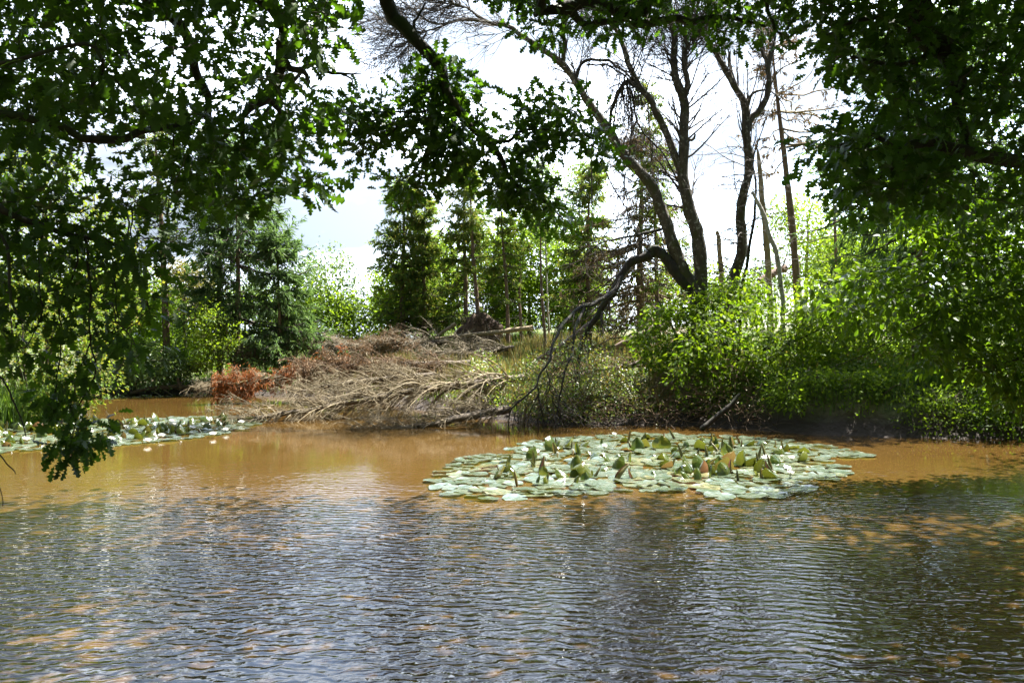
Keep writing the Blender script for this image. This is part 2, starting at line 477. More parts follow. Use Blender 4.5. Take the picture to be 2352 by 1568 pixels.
h = mth('ADD', mth('MULTIPLY', wave(2.9, 13, 1, 8.0, 1.1), mth('MULTIPLY', noise(.9, .6, 1.4, 30, 2), .75)), mth('MULTIPLY', wave(4.6, -14, 1, 9.0, 1.4), mth('MULTIPLY', noise(1.1, .7, 1.3, 70, 2), .5)))
h = mth('ADD', h, mth('MULTIPLY', noise(5.4, .55, 1.6, 10, 2), 1.15))
h = mth('ADD', h, mth('MULTIPLY', noise(14, .7, 1.3, 20, 2), .2))
sxy = nn(nt, 'ShaderNodeSeparateXYZ'); nt.links.new(geo.outputs['Position'], sxy.inputs[0])
far = nn(nt, 'ShaderNodeMapRange'); far.inputs['From Min'].default_value = 4.8; far.inputs['From Max'].default_value = 11.5
far.inputs['To Min'].default_value = 1.0; far.inputs['To Max'].default_value = .05
nt.links.new(sxy.outputs['Y'], far.inputs['Value'])
gust = nn(nt, 'ShaderNodeMapRange'); gust.inputs['From Min'].default_value = .3; gust.inputs['From Max'].default_value = .65
gust.inputs['To Min'].default_value = .12; gust.inputs['To Max'].default_value = 1.0
nt.links.new(noise(.35, .6, 1.3, 15, 2), gust.inputs['Value'])
bp = nn(nt, 'ShaderNodeBump'); bp.inputs['Strength'].default_value = 1.0
nt.links.new(mth('MULTIPLY', mth('MULTIPLY', far.outputs[0], gust.outputs[0]), .0145), bp.inputs['Distance'])
nt.links.new(h, bp.inputs['Height'])
silt = ramp(nt, [(.3, (.058, .0315, .0075)), (.7, (.074, .042, .011))]); nt.links.new(noise(.5, 1, 1, 0, 4), silt.inputs['Fac'])
b = nn(nt, 'ShaderNodeBsdfPrincipled'); b.inputs['Roughness'].default_value = .03; b.inputs['IOR'].default_value = 1.333
nt.links.new(silt.outputs['Color'], b.inputs['Base Color'])
nt.links.new(bp.outputs[0], b.inputs['Normal']); nt.links.new(b.outputs[0], out.inputs['Surface'])
M['water'] = m

def pad_mat(name, top, under, rough, tm=.25):
    m, nt, out = new_mat(name)
    geo = nn(nt, 'ShaderNodeNewGeometry'); tc = nn(nt, 'ShaderNodeTexCoord'); oi = nn(nt, 'ShaderNodeObjectInfo')
    n = nn(nt, 'ShaderNodeTexNoise'); n.inputs['Scale'].default_value = 14; n.inputs['Detail'].default_value = 5
    nt.links.new(geo.outputs['Position'], n.inputs['Vector'])
    rt = ramp(nt, [(.3, top[0]), (.5, top[1]), (.68, top[2])]); nt.links.new(n.outputs['Fac'], rt.inputs['Fac'])
    ru = ramp(nt, [(.2, tuple(.55 * c for c in under[0])), (.5, under[0]), (.7, under[0]), (1, under[1])])
    nt.links.new(oi.outputs['Random'], ru.inputs['Fac'])
    tint = ramp(nt, [(0, (.75, .85, .75)), (.5, (1, 1, 1)), (.8, (1.2, 1.12, .95)), (1, (1.5, 1.2, .75))]); nt.links.new(oi.outputs['Random'], tint.inputs['Fac'])
    tm_ = nn(nt, 'ShaderNodeMixRGB', blend_type='MULTIPLY'); tm_.inputs['Fac'].default_value = 1
    nt.links.new(rt.outputs['Color'], tm_.inputs[1]); nt.links.new(tint.outputs['Color'], tm_.inputs[2])
    mx = nn(nt, 'ShaderNodeMixRGB'); nt.links.new(geo.outputs['Backfacing'], mx.inputs['Fac'])
    nt.links.new(tm_.outputs['Color'], mx.inputs[1]); nt.links.new(ru.outputs['Color'], mx.inputs[2])
    b = nn(nt, 'ShaderNodeBsdfPrincipled'); b.inputs['Roughness'].default_value = rough
    b.inputs['Coat Weight'].default_value = .6; b.inputs['Coat Roughness'].default_value = .12
    nt.links.new(mx.outputs['Color'], b.inputs['Base Color'])
    bp = nn(nt, 'ShaderNodeBump'); bp.inputs['Strength'].default_value = .8; bp.inputs['Distance'].default_value = .02
    nt.links.new(n.outputs['Fac'], bp.inputs['Height']); nt.links.new(bp.outputs[0], b.inputs['Normal'])
    t = nn(nt, 'ShaderNodeBsdfTranslucent'); nt.links.new(mx.outputs['Color'], t.inputs['Color'])
    ms = nn(nt, 'ShaderNodeMixShader'); ms.inputs[0].default_value = tm
    nt.links.new(b.outputs[0], ms.inputs[1]); nt.links.new(t.outputs[0], ms.inputs[2]); nt.links.new(ms.outputs[0], out.inputs['Surface'])
    return m
M['pad'] = pad_mat('lily_pad', [(.085, .12, .07), (.12, .155, .10), (.20, .21, .15)], [(.15, .15, .02), (.18, .075, .045)], .22)
M['upleaf'] = pad_mat('raised_lily_leaf', [(.05, .085, .016), (.075, .105, .018), (.11, .12, .022)], [(.085, .098, .010), (.16, .075, .035)], .2, .4)
M['rollleaf'] = pad_mat('rolled_lily_leaf', [(.08, .085, .02), (.11, .105, .025), (.15, .12, .035)], [(.10, .045, .026), (.26, .11, .08)], .35)
M['petal'] = island_mat('lily_petal', [(.82, .82, .76), (.86, .85, .78)], .5, .3)
M['stamen'] = island_mat('lily_stamen', [(.75, .5, .06)], .6)

# ------------------------------------------------------------------ ground and water
POND = np.array([(9.3, 13.0), (8.3, 13.4), (6.7, 13.7), (5.4, 14.0), (4.2, 15.0), (3.5, 15.5), (2.3, 15.7), (1.0, 15.6), (.2, 16.4), (-1.2, 17.6), (-2.6, 19.8), (-3.6, 21.6), (-5.6, 22.8), (-7.5, 24.2), (-9.3, 25.2),
                 (-12.0, 24.6), (-13.5, 23.8), (-14, 22), (-11.8, 20), (-9.9, 17.6), (-9.2, 16.3), (-9.5, 15), (-9.0, 12), (-8.2, 8.5), (-7.2, 5.5), (-5.4, 3.4), (-2, 2.6), (2, 2.5), (5, 2.9), (7.2, 4.3), (8.2, 6.5), (8.8, 9.5), (9.2, 12.2)], float)

def sdist(x, y):
    """signed distance to the shoreline, positive on land"""
    q = np.stack([x, y], -1); best = np.full(x.shape, 1e9)
    for a, b_ in zip(POND, np.roll(POND, -1, 0)):
        e = b_ - a; w = q - a
        t = np.clip((w @ e) / (e @ e), 0, 1)
        best = np.minimum(best, np.linalg.norm(w - t[..., None] * e, axis=-1))
    ins = inpoly(x.ravel(), y.ravel(), POND).reshape(x.shape)
    return np.where(ins, -best, best)

def sm(a, b_, x):
    t = np.clip((x - a) / (b_ - a), 0, 1); return t * t * (3 - 2 * t)

def height(x, y):
    x = np.asarray(x, float); y = np.asarray(y, float)
    s = sdist(x, y)
    steep = sm(2.6, 4.6, x) * sm(8, 12, y) * (1 - sm(30, 40, y))
    bank = (.20 * sm(-.2, 1.2, s)) * (1 - steep) + steep * (.80 * sm(-.15, .95, s))
    rise = 2.35 * (1 - np.exp(-np.maximum(s, 0) * .085)) * (.42 + .58 * sm(-9, -3, x)) * (1 - .65 * steep)
    rise *= .2 + .8 * sm(4, 12, y)
    bump = .05 * np.sin(x * 1.7 + 1) * np.sin(y * 1.3) + .04 * np.sin(x * 3.1 + y * 2.3) + .03 * np.sin(x * .6 - y * 4.1)
    z = bank + rise + bump * sm(.1, 1.5, s)
    return np.where(s < 0, -.5 * sm(0, 1.6, -s) - .02, z)

def axis(lo, hi, step, far):
    near = np.arange(lo, hi + 1e-6, step); k = np.geomspace(step * 1.5, far, 34)
    return np.concatenate([lo - k[::-1], near, hi + k])
gx, gy = axis(-16, 16, .22, 900), axis(0, 32, .22, 900)
XX, YY = np.meshgrid(gx, gy)
ZZ = height(XX, YY)
g = G(); nx, ny = len(gx), len(gy)
I = np.arange(nx * ny).reshape(ny, nx)
g.add(np.stack([XX, YY, ZZ], -1), np.stack([I[:-1, :-1], I[:-1, 1:], I[1:, 1:], I[1:, :-1]], -1).reshape(-1, 4))
o = g.build('ground', M['ground']); o['kind'] = 'structure'
g = G(); lo, hi = POND.min(0) - .8, POND.max(0) + .8
g.add([[lo[0], lo[1], 0], [hi[0], lo[1], 0], [hi[0], hi[1], 0], [lo[0], hi[1], 0]], [[0, 1, 2, 3]])
o = g.build('water', M['water'], smooth=False); o['kind'] = 'structure'

def gz(x, y): return float(height(np.array([x]), np.array([y]))[0])
def gp(px, Y, dz=0.0):
    x = (px - CX) / FPX * Y
    return np.array([x, Y, gz(x, Y) + dz])


# ------------------------------------------------------------------ water lilies
def to_water(poly):
    return [((x - CX) * CAMZ / (y - CY), FPX * CAMZ / (y - CY)) for x, y in poly]

def pad_geo(seed, r=1.0):
    q = np.random.default_rng(seed); n = 22
    a = np.linspace(.13, 2 * np.pi - .13, n) + q.uniform(0, 6.28)
    rr = r * (1 + .05 * np.sin(3 * a + q.uniform(0, 6)) + q.normal(0, .02, n)); rr[[0, -1]] *= .93
    zz = .03 * np.sin(4 * a + q.uniform(0, 6)) + q.uniform(0, .07, n)
    V = [[0, 0, 0]] + [[.6 * R * math.cos(t), .6 * R * math.sin(t), .015] for R, t in zip(rr, a)] + [[R * math.cos(t), R * math.sin(t), z] for R, t, z in zip(rr, a, zz)]
    T = [[0, 1 + i, 2 + i] for i in range(n - 1)]; Q = [[1 + i, 1 + n + i, 2 + n + i, 2 + i] for i in range(n - 1)]
    return np.array(V, float), np.array(T), np.array(Q)

def up_geo(fold, w, taper, curl):
    """a pad pushed up on edge: width folded about the midrib"""
    nu, nv = 9, 7; V = []
    for j in range(nv):
        v = j / (nv - 1)
        ww = w * (math.sin(math.pi * (.16 + .80 * v)) ** .6) * (1 - taper * v)
        for i in range(nu):
            u = (i / (nu - 1) - .5) * 2; th = u * fold; R = ww / fold
            y = R * (1 - math.cos(th)) + curl * v * v
            V.append([R * math.sin(th), y, v - .12 * abs(u) * (1 if fold < 2 else 0) + .02 * math.sin(9 * u + 5 * v)])
    idx = np.arange(nu * nv).reshape(nv, nu)
    return np.array(V), np.stack([idx[:-1, :-1], idx[:-1, 1:], idx[1:, 1:], idx[1:, :-1]], -1).reshape(-1, 4)

RIGHT = [(985, 1112), (1050, 1062), (1085, 1048), (1160, 1040), (1225, 1012), (1320, 1004), (1460, 999), (1620, 1000), (1800, 1012), (1900, 1024), (1995, 1046), (1900, 1062), (1955, 1084), (1900, 1112), (1830, 1136), (1750, 1151), (1630, 1141), (1580, 1128), (1400, 1130), (1310, 1140), (1110, 1151), (1040, 1140)]
LEFT = [(-120, 1000), (60, 966), (240, 966), (400, 960), (520, 957), (610, 964), (560, 984), (480, 1004), (300, 1021), (100, 1036), (-120, 1046)]
FAR = [(235, 909), (330, 904), (475, 903), (470, 908), (380, 912), (250, 916)]
def scatter(poly, gap, tries):
    w = np.array(to_water(poly)); out = []
    c = U(w.min(0), w.max(0), (tries, 2)); c = c[inpoly(c[:, 0], c[:, 1], w)]
    c = c[np.sin(c[:, 0] * 3.1 + c[:, 1]) * np.sin(c[:, 1] * 2.7 - c[:, 0] * 1.3) < .86]
    for p in c:
        if not out or np.min(np.sum((np.array(out) - p) ** 2, 1)) > gap * gap: out.append(p)
    return np.array(out)

pad_me = []
for k in range(6):
    V, T, Q = pad_geo(k); g = G(); g.add(V, T); g.F.append((Q, 0))
    pr = g.build('lily_pad', M['pad']); pad_me.append(pr.data); bpy.data.objects.remove(pr)
pads = []
for nm, poly, gap, tr in (('mid', RIGHT, .195, 12000), ('left', LEFT, .22, 7000), ('far', FAR, .25, 4000)):
    for x, y in scatter(poly, gap, tr): pads.append((y, x, nm))
pads.sort()
LIM = 205
ntop = G()
for i, (y, x, nm) in enumerate(pads):
    r = U(.10, .19); z = .006 + U(0, .014); rz = U(0, 6.28); tx, ty = rng.normal(0, .055, 2)
    if i < LIM:
        o = bpy.data.objects.new('lily_pad', pad_me[i % 6]); COL.objects.link(o)
        o.location = (x, y, z); o.rotation_euler = (tx, ty, rz); o.scale = (r, r, r)
        if nm == 'mid': tag(o, 'pale green lily pad lying flat in the wide mid-pond lily patch', 'lily pad', 'flat pads of the mid-pond patch')
        else: tag(o, 'pale green lily pad lying flat in the lily bed by the left bank', 'lily pad', 'flat pads of the left-hand bed')
    else:
        V, T, Q = pad_geo(i); V = V * r; c, s_ = math.cos(rz), math.sin(rz)
        V = np.stack([V[:, 0] * c - V[:, 1] * s_ + x, V[:, 0] * s_ + V[:, 1] * c + y, V[:, 2] + z + tx * V[:, 1] + ty * V[:, 0]], 1)
        n0 = ntop.n; ntop.add(V, T); ntop.F.append((Q + n0, 0))
o = ntop.build('distant_lily_pads', M['pad']); tag(o, 'small far lily pads crowded at the back of the lily beds', 'lily pads', None, 'stuff')

kinds = [('upleaf', up_geo(.9, .62, .1, .35)), ('upleaf', up_geo(1.3, .55, .15, .2)), ('upleaf', up_geo(.6, .7, .05, .5)), ('rollleaf', up_geo(3.0, .30, .3, .15)), ('rollleaf', up_geo(2.7, .42, .5, -.1))]
up_me = []
for mk, (V, F) in kinds:
    g = G(); g.add(V, F); pr = g.build('raised_lily_leaf', M[mk]); up_me.append(pr.data); bpy.data.objects.remove(pr)
w_r = psample([(1100, 1110), (1160, 1062), (1250, 1030), (1400, 1010), (1600, 1006), (1840, 1030), (1850, 1060), (1800, 1095), (1700, 1110), (1560, 1100), (1330, 1112), (1200, 1118)], 150, 1, 1)
def down(pts):
    k = CAMZ / (CAMZ - pts[:, 2:3]); return np.concatenate([pts[:, :2] * k], 1)
w_r = down(w_r); w_l = down(psample([(-100, 1004), (60, 972), (240, 970), (400, 963), (520, 961), (560, 968), (470, 994), (300, 1011), (100, 1026), (-100, 1034)], 180, 1, 1))
for nm, pts in (('mid', w_r), ('left', w_l)):
    for x, y in pts:
        k = rng.choice(5, p=[.28, .22, .2, .15, .15] if nm == 'mid' else [.34, .25, .25, .08, .08])
        o = bpy.data.objects.new('raised_lily_leaf', up_me[k]); COL.objects.link(o)
        h = U(.10, .225) * (1.1 if k > 2 else 1)
        if nm == 'left': h *= .92
        o.location = (x, y, -.005); o.scale = (h * U(.85, 1.35), h, h)
        o.rotation_euler = (U(-.85, .25) if k < 3 else U(-.75, .75), rng.normal(0, .3), U(0, 6.28))
        if k < 3: tag(o, 'curved olive lily leaf standing up out of the ' + ('mid-pond lily patch' if nm == 'mid' else 'lily bed by the left bank'), 'lily leaf', 'raised leaves of the ' + ('mid-pond patch' if nm == 'mid' else 'left-hand bed'))
        else: tag(o, 'tightly rolled reddish lily leaf poking up from the ' + ('mid-pond lily patch' if nm == 'mid' else 'lily bed by the left bank'), 'lily leaf', 'rolled leaves of the ' + ('mid-pond patch' if nm == 'mid' else 'left-hand bed'))

def flower(open_):
    g = G()
    for ring, (n, tilt, sz) in enumerate(((8, 1.15 * open_, 1.0), (8, .8 * open_, .92), (6, .45 * open_, .8))):
        for i in range(n):
            a = 2 * math.pi * (i + .5 * (ring % 2)) / n
            dv = np.array([[math.cos(a) * math.sin(tilt), math.sin(a) * math.sin(tilt), math.cos(tilt)]])
            put(g, leaf_tpl([0, .3, .65, 1], [.06, .2, .2, .0], .5, -.25), np.array([[0, 0, 0.]]), dv, np.array([[math.cos(a + math.pi) * math.cos(tilt), math.sin(a + math.pi) * math.cos(tilt), math.sin(tilt)]]), .075 * sz)
    return g
fl_me = []
for op in (1.0, .7, .35):
    a_ = flower(op).build('petals', M['petal']); g = G()
    t = np.linspace(0, 6.28, 12, endpoint=False)
    tubes(g, np.stack([np.stack([.006 * np.cos(t), .006 * np.sin(t), 0 * t + .005], 1), np.stack([.014 * np.cos(t), .014 * np.sin(t), 0 * t + .045], 1)], 1), np.full((12, 2), .0035), 4)
    b_ = g.build('stamens', M['stamen']); fl_me.append((a_.data, b_.data)); bpy.data.objects.remove(a_); bpy.data.objects.remove(b_)
spots = [(1207, 1040, 0), (1232, 1043, 0), (1388, 1032, 1), (1316, 1045, 2), (1410, 1003, 1), (1760, 1057, 0), (1820, 1060, 1), (1815, 1096, 1), (1280, 1052, 2), (1640, 1050, 2),
         (340, 1016, 0), (130, 1000, 0), (490, 1000, 0), (520, 990, 0), (395, 970, 0), (290, 985, 1), (440, 985, 0), (255, 1012, 0), (555, 972, 0), (372, 1004, 0), (210, 995, 0), (60, 1012, 0)]
for px, py, k in spots:
    x, y = down(P(px, py + 4, 1)[None])[0]
    left = px < 700
    word = ('open white water lily flower', 'half open white water lily flower', 'closed greenish white water lily bud')[k]
    f = thing('water_lily_flower', word + (' in the lily bed by the left bank' if left else ' among raised leaves of the mid-pond patch'), 'flower', (x, y, .03), 'flowers of the ' + ('left-hand bed' if left else 'mid-pond patch') + (' open', ' half open', ' closed')[k])
    f.rotation_euler = (U(-.2, .2), U(-.2, .2), U(0, 6.28)); f.scale = (1.15, 1.15, 1.15)
    for nm, me in zip(('petals', 'stamens'), fl_me[k]):
        c = bpy.data.objects.new(nm, me); COL.objects.link(c); c.parent = f

# ------------------------------------------------------------------ the oaks and the broadleaf tree that frame the view
def c2(*pts): return [(746.4 + a * .3418, b_ * .3418) for a, b_ in pts]
def c3(*pts): return [(1493 + a * .3662, b_ * .3662) for a, b_ in pts]

def shade_crown(n, x0, x1, y0, y1):
    """crown overhead, above what the view takes in"""
    x, y = U(x0, x1, n), U(y0, y1, n)
    return np.stack([x, y, .425 * y + 2.25 + U(0, 1.9, n)], 1)

class Oak:
    def __init__(s, base, label, name='oak_tree', cat='oak tree'):
        s.t = thing(name, label, cat, (base[0], base[1], gz(*base) - .05)); s.b = np.array(s.t.location)
        s.w, s.br, s.tw, s.lf, s.nodes = G(), G(), G(), G(), []
    def trunk(s, pts):
        a, r = limb(s.w, [[s.b[0], s.b[1], s.b[2], pts[0][3] * 1.25]] + pts, K=24, sides=12, wob=.02); s.nodes.append(a)
    def limb(s, pts, sides=8, pix=True):
        a, r = (plimb if pix else limb)(s.br, pts, sides=sides, wob=.012); s.nodes.append(a); return a
    def leaves(s, targets, tpl=OAK, per=12, spread=.085, size=.10, r0=.012, flat=.65, hang=.25, nodes=None, sag=.12):
        d, PP = connect(s.tw, np.concatenate(s.nodes) if nodes is None else nodes, targets, r0=r0, r1=.0022, sag=sag)
        rosettes(s.lf, tpl, targets, d, per, spread, size, flat, hang)
        mid = PP[:, -3]; rosettes(s.lf, tpl, mid, d, max(2, per // 4), spread, size, flat, hang)
    def done(s, leaf, bark='oakbark', twig='darktwig'):
        s.w.build('trunk', M[bark], s.t); s.br.build('branches', M[bark], s.t)
        s.tw.build('twig_sprays', M[twig], s.t); s.lf.build('leaves', M[leaf], s.t, smooth=False)

# left oak
A = Oak((-7.8, 4.6), 'dark oak on the left bank, its lobed leaves hanging over the lily bed')
A.trunk([[-7.7, 4.7, 1.6, .30], [-7.3, 4.8, 3.2, .26], [-6.6, 5.0, 4.6, .20], [-6.0, 5.2, 6.2, .12]])
A.limb([(-1500, -120, 4.9, .15), (-700, -260, 5.2, .10), (100, -190, 5.5, .075), (440, -120, 5.6, .06), (598, 0, 5.6, .05), (640, 35, 5.6, .046), (646, 105, 5.6, .042), (640, 185, 5.7, .038), (615, 226, 5.8, .033), (574, 250, 5.9, .027), (560, 275, 6, .02), (564, 360, 6, .012)])
A.limb([(646, 130, 5.6, .025), (666, 160, 5.6, .022), (700, 168, 5.7, .018), (711, 190, 5.8, .012)])
A.limb([(615, 226, 5.8, .02), (640, 262, 5.9, .017), (625, 300, 6, .013), (648, 350, 6, .009)])
A.limb([(100, -190, 5.5, .06), (342, 0, 6.6, .05), (376, 31, 6.6, .047), (427, 72, 6.7, .045), (455, 178, 6.9, .04), (478, 219, 7, .036), (482, 294, 7.1, .026), (500, 380, 7.2, .012)])
A.limb([(-1500, 300, 4.6, .13), (-500, 260, 4.7, .08), (-60, 262, 4.8, .03), (123, 284, 4.9, .024), (178, 308, 5, .023), (239, 325, 5.1, .026), (297, 325, 5.2, .023), (342, 301, 5.3, .020), (427, 287, 5.5, .015), (472, 263, 5.6, .010)])
A.limb([(-500, 200, 4.6, .03), (-60, 160, 4.6, .014), (41, 137, 4.6, .012), (154, 106, 4.7, .011), (219, 106, 4.8, .011), (239, 154, 4.8, .013), (205, 198, 4.9, .009)])
A.limb([(-500, 470, 4.6, .06), (-60, 470, 4.7, .03), (12, 483, 4.7, .022), (52, 503, 4.8, .020), (133, 531, 4.9, .018), (193, 548, 5, .015), (242, 552, 5.1, .011), (300, 590, 5.2, .008)])
A.limb([(472, 263, 5.8, .012), (560, 300, 6.2, .012), (711, 147, 6.6, .016), (752, 167, 6.6, .015), (786, 171, 6.6, .011), (832, 167, 6.6, .004)])
A.limb([(786, 171, 6.6, .009), (805, 185, 6.6, .007), (817, 210, 6.6, .004)])
for st in ([(292, 470, 5.2, .006), (296, 540, 5.2, .005), (292, 600, 5.2, .004)], [(240, 555, 5.1, .007), (258, 600, 5.1, .006), (266, 660, 5.1, .004), (272, 740, 5.1, .003)],
           [(180, 545, 5.0, .008), (168, 620, 5, .006), (135, 720, 5, .005), (140, 820, 5, .004), (128, 900, 4.95, .004)], [(196, 550, 5.0, .009), (203, 690, 5, .007), (206, 780, 5, .006), (218, 825, 5, .005), (214, 880, 5, .005), (175, 950, 5, .004), (160, 1040, 5, .003)],
           [(206, 790, 5, .005), (180, 850, 5, .004), (165, 950, 5, .004), (165, 1050, 5, .003)], [(-60, 470, 4.6, .012), (10, 560, 4.6, .01), (30, 700, 4.6, .008), (55, 740, 4.6, .005)], [(-60, 800, 4.5, .009), (10, 880, 4.5, .006), (40, 950, 4.5, .004), (60, 1000, 4.5, .003)],
           [(-80, 1000, 4.2, .006), (-10, 1040, 4.2, .004), (20, 1070, 4.2, .003), (38, 1090, 4.2, .002)], [(-80, 1060, 4.2, .005), (-10, 1100, 4.2, .003), (8, 1160, 4.2, .002)], [(100, 520, 4.9, .008), (88, 620, 4.9, .006), (100, 720, 4.9, .004), (60, 800, 4.9, .003)],
           [(300, 590, 5.2, .006), (330, 660, 5.2, .005), (345, 720, 5.2, .003)], [(300, 470, 5.3, .006), (302, 560, 5.3, .004)], [(400, 300, 5.5, .006), (392, 420, 5.5, .004), (385, 520, 5.5, .003)]):
    A.limb(st, sides=5)
top_l = [(-120, -140), (830, -140), (815, 5), (790, 30), (765, 62), (740, 100), (748, 150), (790, 215), (832, 235), (790, 262), (745, 292), (735, 330), (715, 360), (728, 410), (752, 450), (738, 494), (700, 488), (655, 442), (600, 470), (560, 484), (500, 476), (440, 440), (400, 470), (-120, 520)]
T = psample(top_l, 540, 4.7, 7.4)
qx = T[:, 0] / T[:, 1] * FPX + CX; qy = CY - (T[:, 2] - CAMZ) / T[:, 1] * FPX
hole = ((qx - 330) ** 2 / 55 ** 2 + (qy - 55) ** 2 / 60 ** 2 < 1) | ((qx - 720) ** 2 / 50 ** 2 + (qy - 200) ** 2 / 40 ** 2 < .6) | ((qx - 220) ** 2 / 60 ** 2 + (qy - 330) ** 2 / 25 ** 2 < 1) | ((qx - 330) ** 2 / 70 ** 2 + (qy - 410) ** 2 / 50 ** 2 < 1) | ((qx - 470) ** 2 / 30 ** 2 + (qy - 200) ** 2 / 22 ** 2 < 1)
wv = np.sin(qx / 41 + 1.6 * np.sin(qy / 57)) * np.sin(qy / 34 + 1.4 * np.sin(qx / 63 + 1)) + .3 * np.sin(qx / 17) * np.sin(qy / 19)
T = T[~(hole | ((wv < -.22) & (qy > 20) & (qx > 90))) | (U(0, 1, len(T)) < .12)]
A.leaves(T, per=11, spread=.09, size=.122, hang=.35)
low_l = [(-80, 430), (420, 430), (395, 500), (405, 560), (375, 600), (390, 690), (350, 740), (355, 800), (300, 838), (270, 800), (200, 760), (120, 780), (90, 860), (40, 830), (-80, 900)]
A.leaves(psample(low_l, 125, 4.6, 5.6), per=9, spread=.075, size=.10, hang=.7)
for poly, n in (([(150, 800), (215, 800), (230, 860), (180, 900), (130, 900)], 7), ([(105, 890), (225, 905), (245, 950), (225, 1000), (110, 985)], 17), ([(130, 985), (238, 1000), (240, 1035), (180, 1058), (140, 1040)], 11), ([(145, 1040), (165, 1040), (162, 1070), (148, 1070)], 2)):
    A.leaves(psample(poly, n, 4.85, 5.15), per=7, spread=.05, size=.085, hang=.8, r0=.004)
A.leaves(shade_crown(210, -8.5, -2.5, 4.0, 10.5), OVAL, per=36, spread=.30, size=.16, r0=.03, sag=.2)
A.done('oak')

# oak leaning over the camera: its long limb hangs down the middle of the view
B = Oak((1.8, -2.6), 'big oak on the near bank whose crooked limb droops down the middle of the sky')
B.trunk([[1.8, -2.4, 1.6, .34], [1.7, -1.6, 3.2, .30], [1.5, .1, 4.7, .25], [1.3, 1.8, 5.6, .20], [1.2, 3.6, 6.4, .14]])
B.limb([[1.4, 1.2, 5.3, .16], [.2, 4.2, 6.0, .12], [-.9, 6.0, 5.6, .085]] + [list(P(a, b_, Y)) + [r] for a, b_, Y, r in [(887, -10, 7, .066), (924, 58, 7, .06), (965, 99, 7, .056), (999, 133, 7, .053), (1020, 164, 7, .05), (1016, 198, 7, .045), (1034, 232, 7, .042), (1061, 270, 7, .036), (1088, 301, 7.1, .032), (1109, 318, 7.1, .028), (1146, 349, 7.1, .024), (1156, 379, 7.1, .02), (1177, 420, 7.1, .016), (1225, 448, 7.1, .012), (1266, 479, 7.1, .009), (1293, 502, 7.1, .006)]], pix=False)
B.limb([(1109, 318, 7.1, .016), (1163, 325, 7.1, .015), (1191, 304, 7.1, .013), (1232, 297, 7.1, .011), (1290, 304, 7.1, .009), (1340, 330, 7.1, .006), (1400, 355, 7.1, .004)])
B.limb([(1034, 240, 7, .020), (1047, 284, 7, .018), (1044, 315, 7, .014), (982, 359, 7, .01), (951, 393, 7, .007), (900, 430, 7, .004)])
B.limb([(1020, 235, 7, .015), (960, 262, 7, .012), (900, 255, 7, .01), (830, 262, 7, .006)]); B.limb([(940, 262, 7, .010), (880, 320, 7, .008), (840, 380, 7, .004)])
B.limb([(965, 99, 7, .014), (950, 60, 7, .014), (962, 38, 7, .012), (975, 8, 7, .009)])
B.limb([[1.3, 2.0, 5.7, .15], [1.2, 4.6, 5.3, .11]] + [list(P(a, b_, Y)) + [r] for a, b_, Y, r in [(1252, -10, 6.4, .062), (1293, 17, 6.5, .06), (1345, 3, 6.5, .055), (1396, 14, 6.6, .05), (1447, 34, 6.6, .046), (1481, 31, 6.6, .035), (1502, -10, 6.6, .025)]], pix=False)
B.limb([(1447, 34, 6.6, .036), (1474, 55, 6.6, .035), (1550, 44, 6.7, .032), (1585, 51, 6.7, .028), (1632, 37, 6.8, .024), (1698, 48, 6.8, .017), (1760, 60, 6.8, .008)])
B.limb([(1300, 20, 6.5, .032), (1348, 55, 6.5, .028), (1430, 48, 6.6, .022), (1470, 40, 6.6, .012)])
B.limb([(1740, -40, 6.6, .022), (1757, 0, 6.6, .018), (1771, 44, 6.6, .015), (1786, 77, 6.6, .011), (1826, 99, 6.6, .005)]); B.limb([(1502, -10, 6.6, .025), (1640, -60, 6.7, .02), (1740, -40, 6.6, .018)])
regs = [(c2((610, 395), (740, 405), (860, 465), (950, 560), (1000, 620), (990, 695), (900, 720), (780, 715), (660, 720), (570, 640), (530, 600), (610, 560), (650, 480)), 34),
        (c2((60, 690), (200, 600), (330, 690), (440, 670), (560, 650), (700, 740), (820, 780), (820, 900), (700, 880), (500, 900), (350, 940), (320, 1010), (300, 1150), (210, 1150), (180, 1010), (310, 960), (120, 890), (70, 810)), 52),
        (c2((530, 900), (820, 790), (960, 800), (1120, 870), (1240, 950), (1190, 1050), (1010, 1090), (980, 1140), (860, 1150), (720, 1180), (610, 1280), (430, 1280), (400, 1220), (540, 1140), (610, 1060), (530, 1000)), 62),
        (c2((1210, 850), (1340, 790), (1350, 670), (1430, 610), (1560, 650), (1710, 690), (1750, 800), (1860, 800), (1900, 900), (1950, 990), (2010, 1060), (1940, 1120), (1870, 1100), (1820, 975), (1670, 980), (1640, 895), (1540, 930), (1550, 1020), (1420, 1030), (1280, 990), (1220, 930)), 52),
        (c2((1080, 1080), (1200, 1050), (1310, 1110), (1470, 1200), (1500, 1340), (1650, 1440), (1610, 1500), (1470, 1500), (1340, 1395), (1260, 1345), (1110, 1330), (1100, 1270), (1150, 1160)), 44)]
for poly, n in regs: B.leaves(psample(poly, n, 6.7, 7.6), per=11, spread=.075, size=.112, hang=.1)
topb = c2((1080, -150), (1090, 100), (1125, 210), (1225, 215), (1350, 235), (1470, 185), (1500, 260), (1560, 225), (1530, 130), (1640, 85), (1750, 215), (1880, 180), (2030, 250), (2060, 195), (2240, 185)) + c3((180, 185), (280, 250), (370, 245), (400, 190), (540, 165), (520, 270), (590, 275), (680, 235), (790, 245), (870, 160), (1000, 60), (1000, -160))
B.leaves(psample(topb, 150, 6.2, 7.8), per=10, spread=.08, size=.10, hang=.1)
B.leaves(shade_crown(330, -2.8, 4.2, 4.2, 11.0), OVAL, per=44, spread=.30, size=.16, r0=.03, sag=.2)
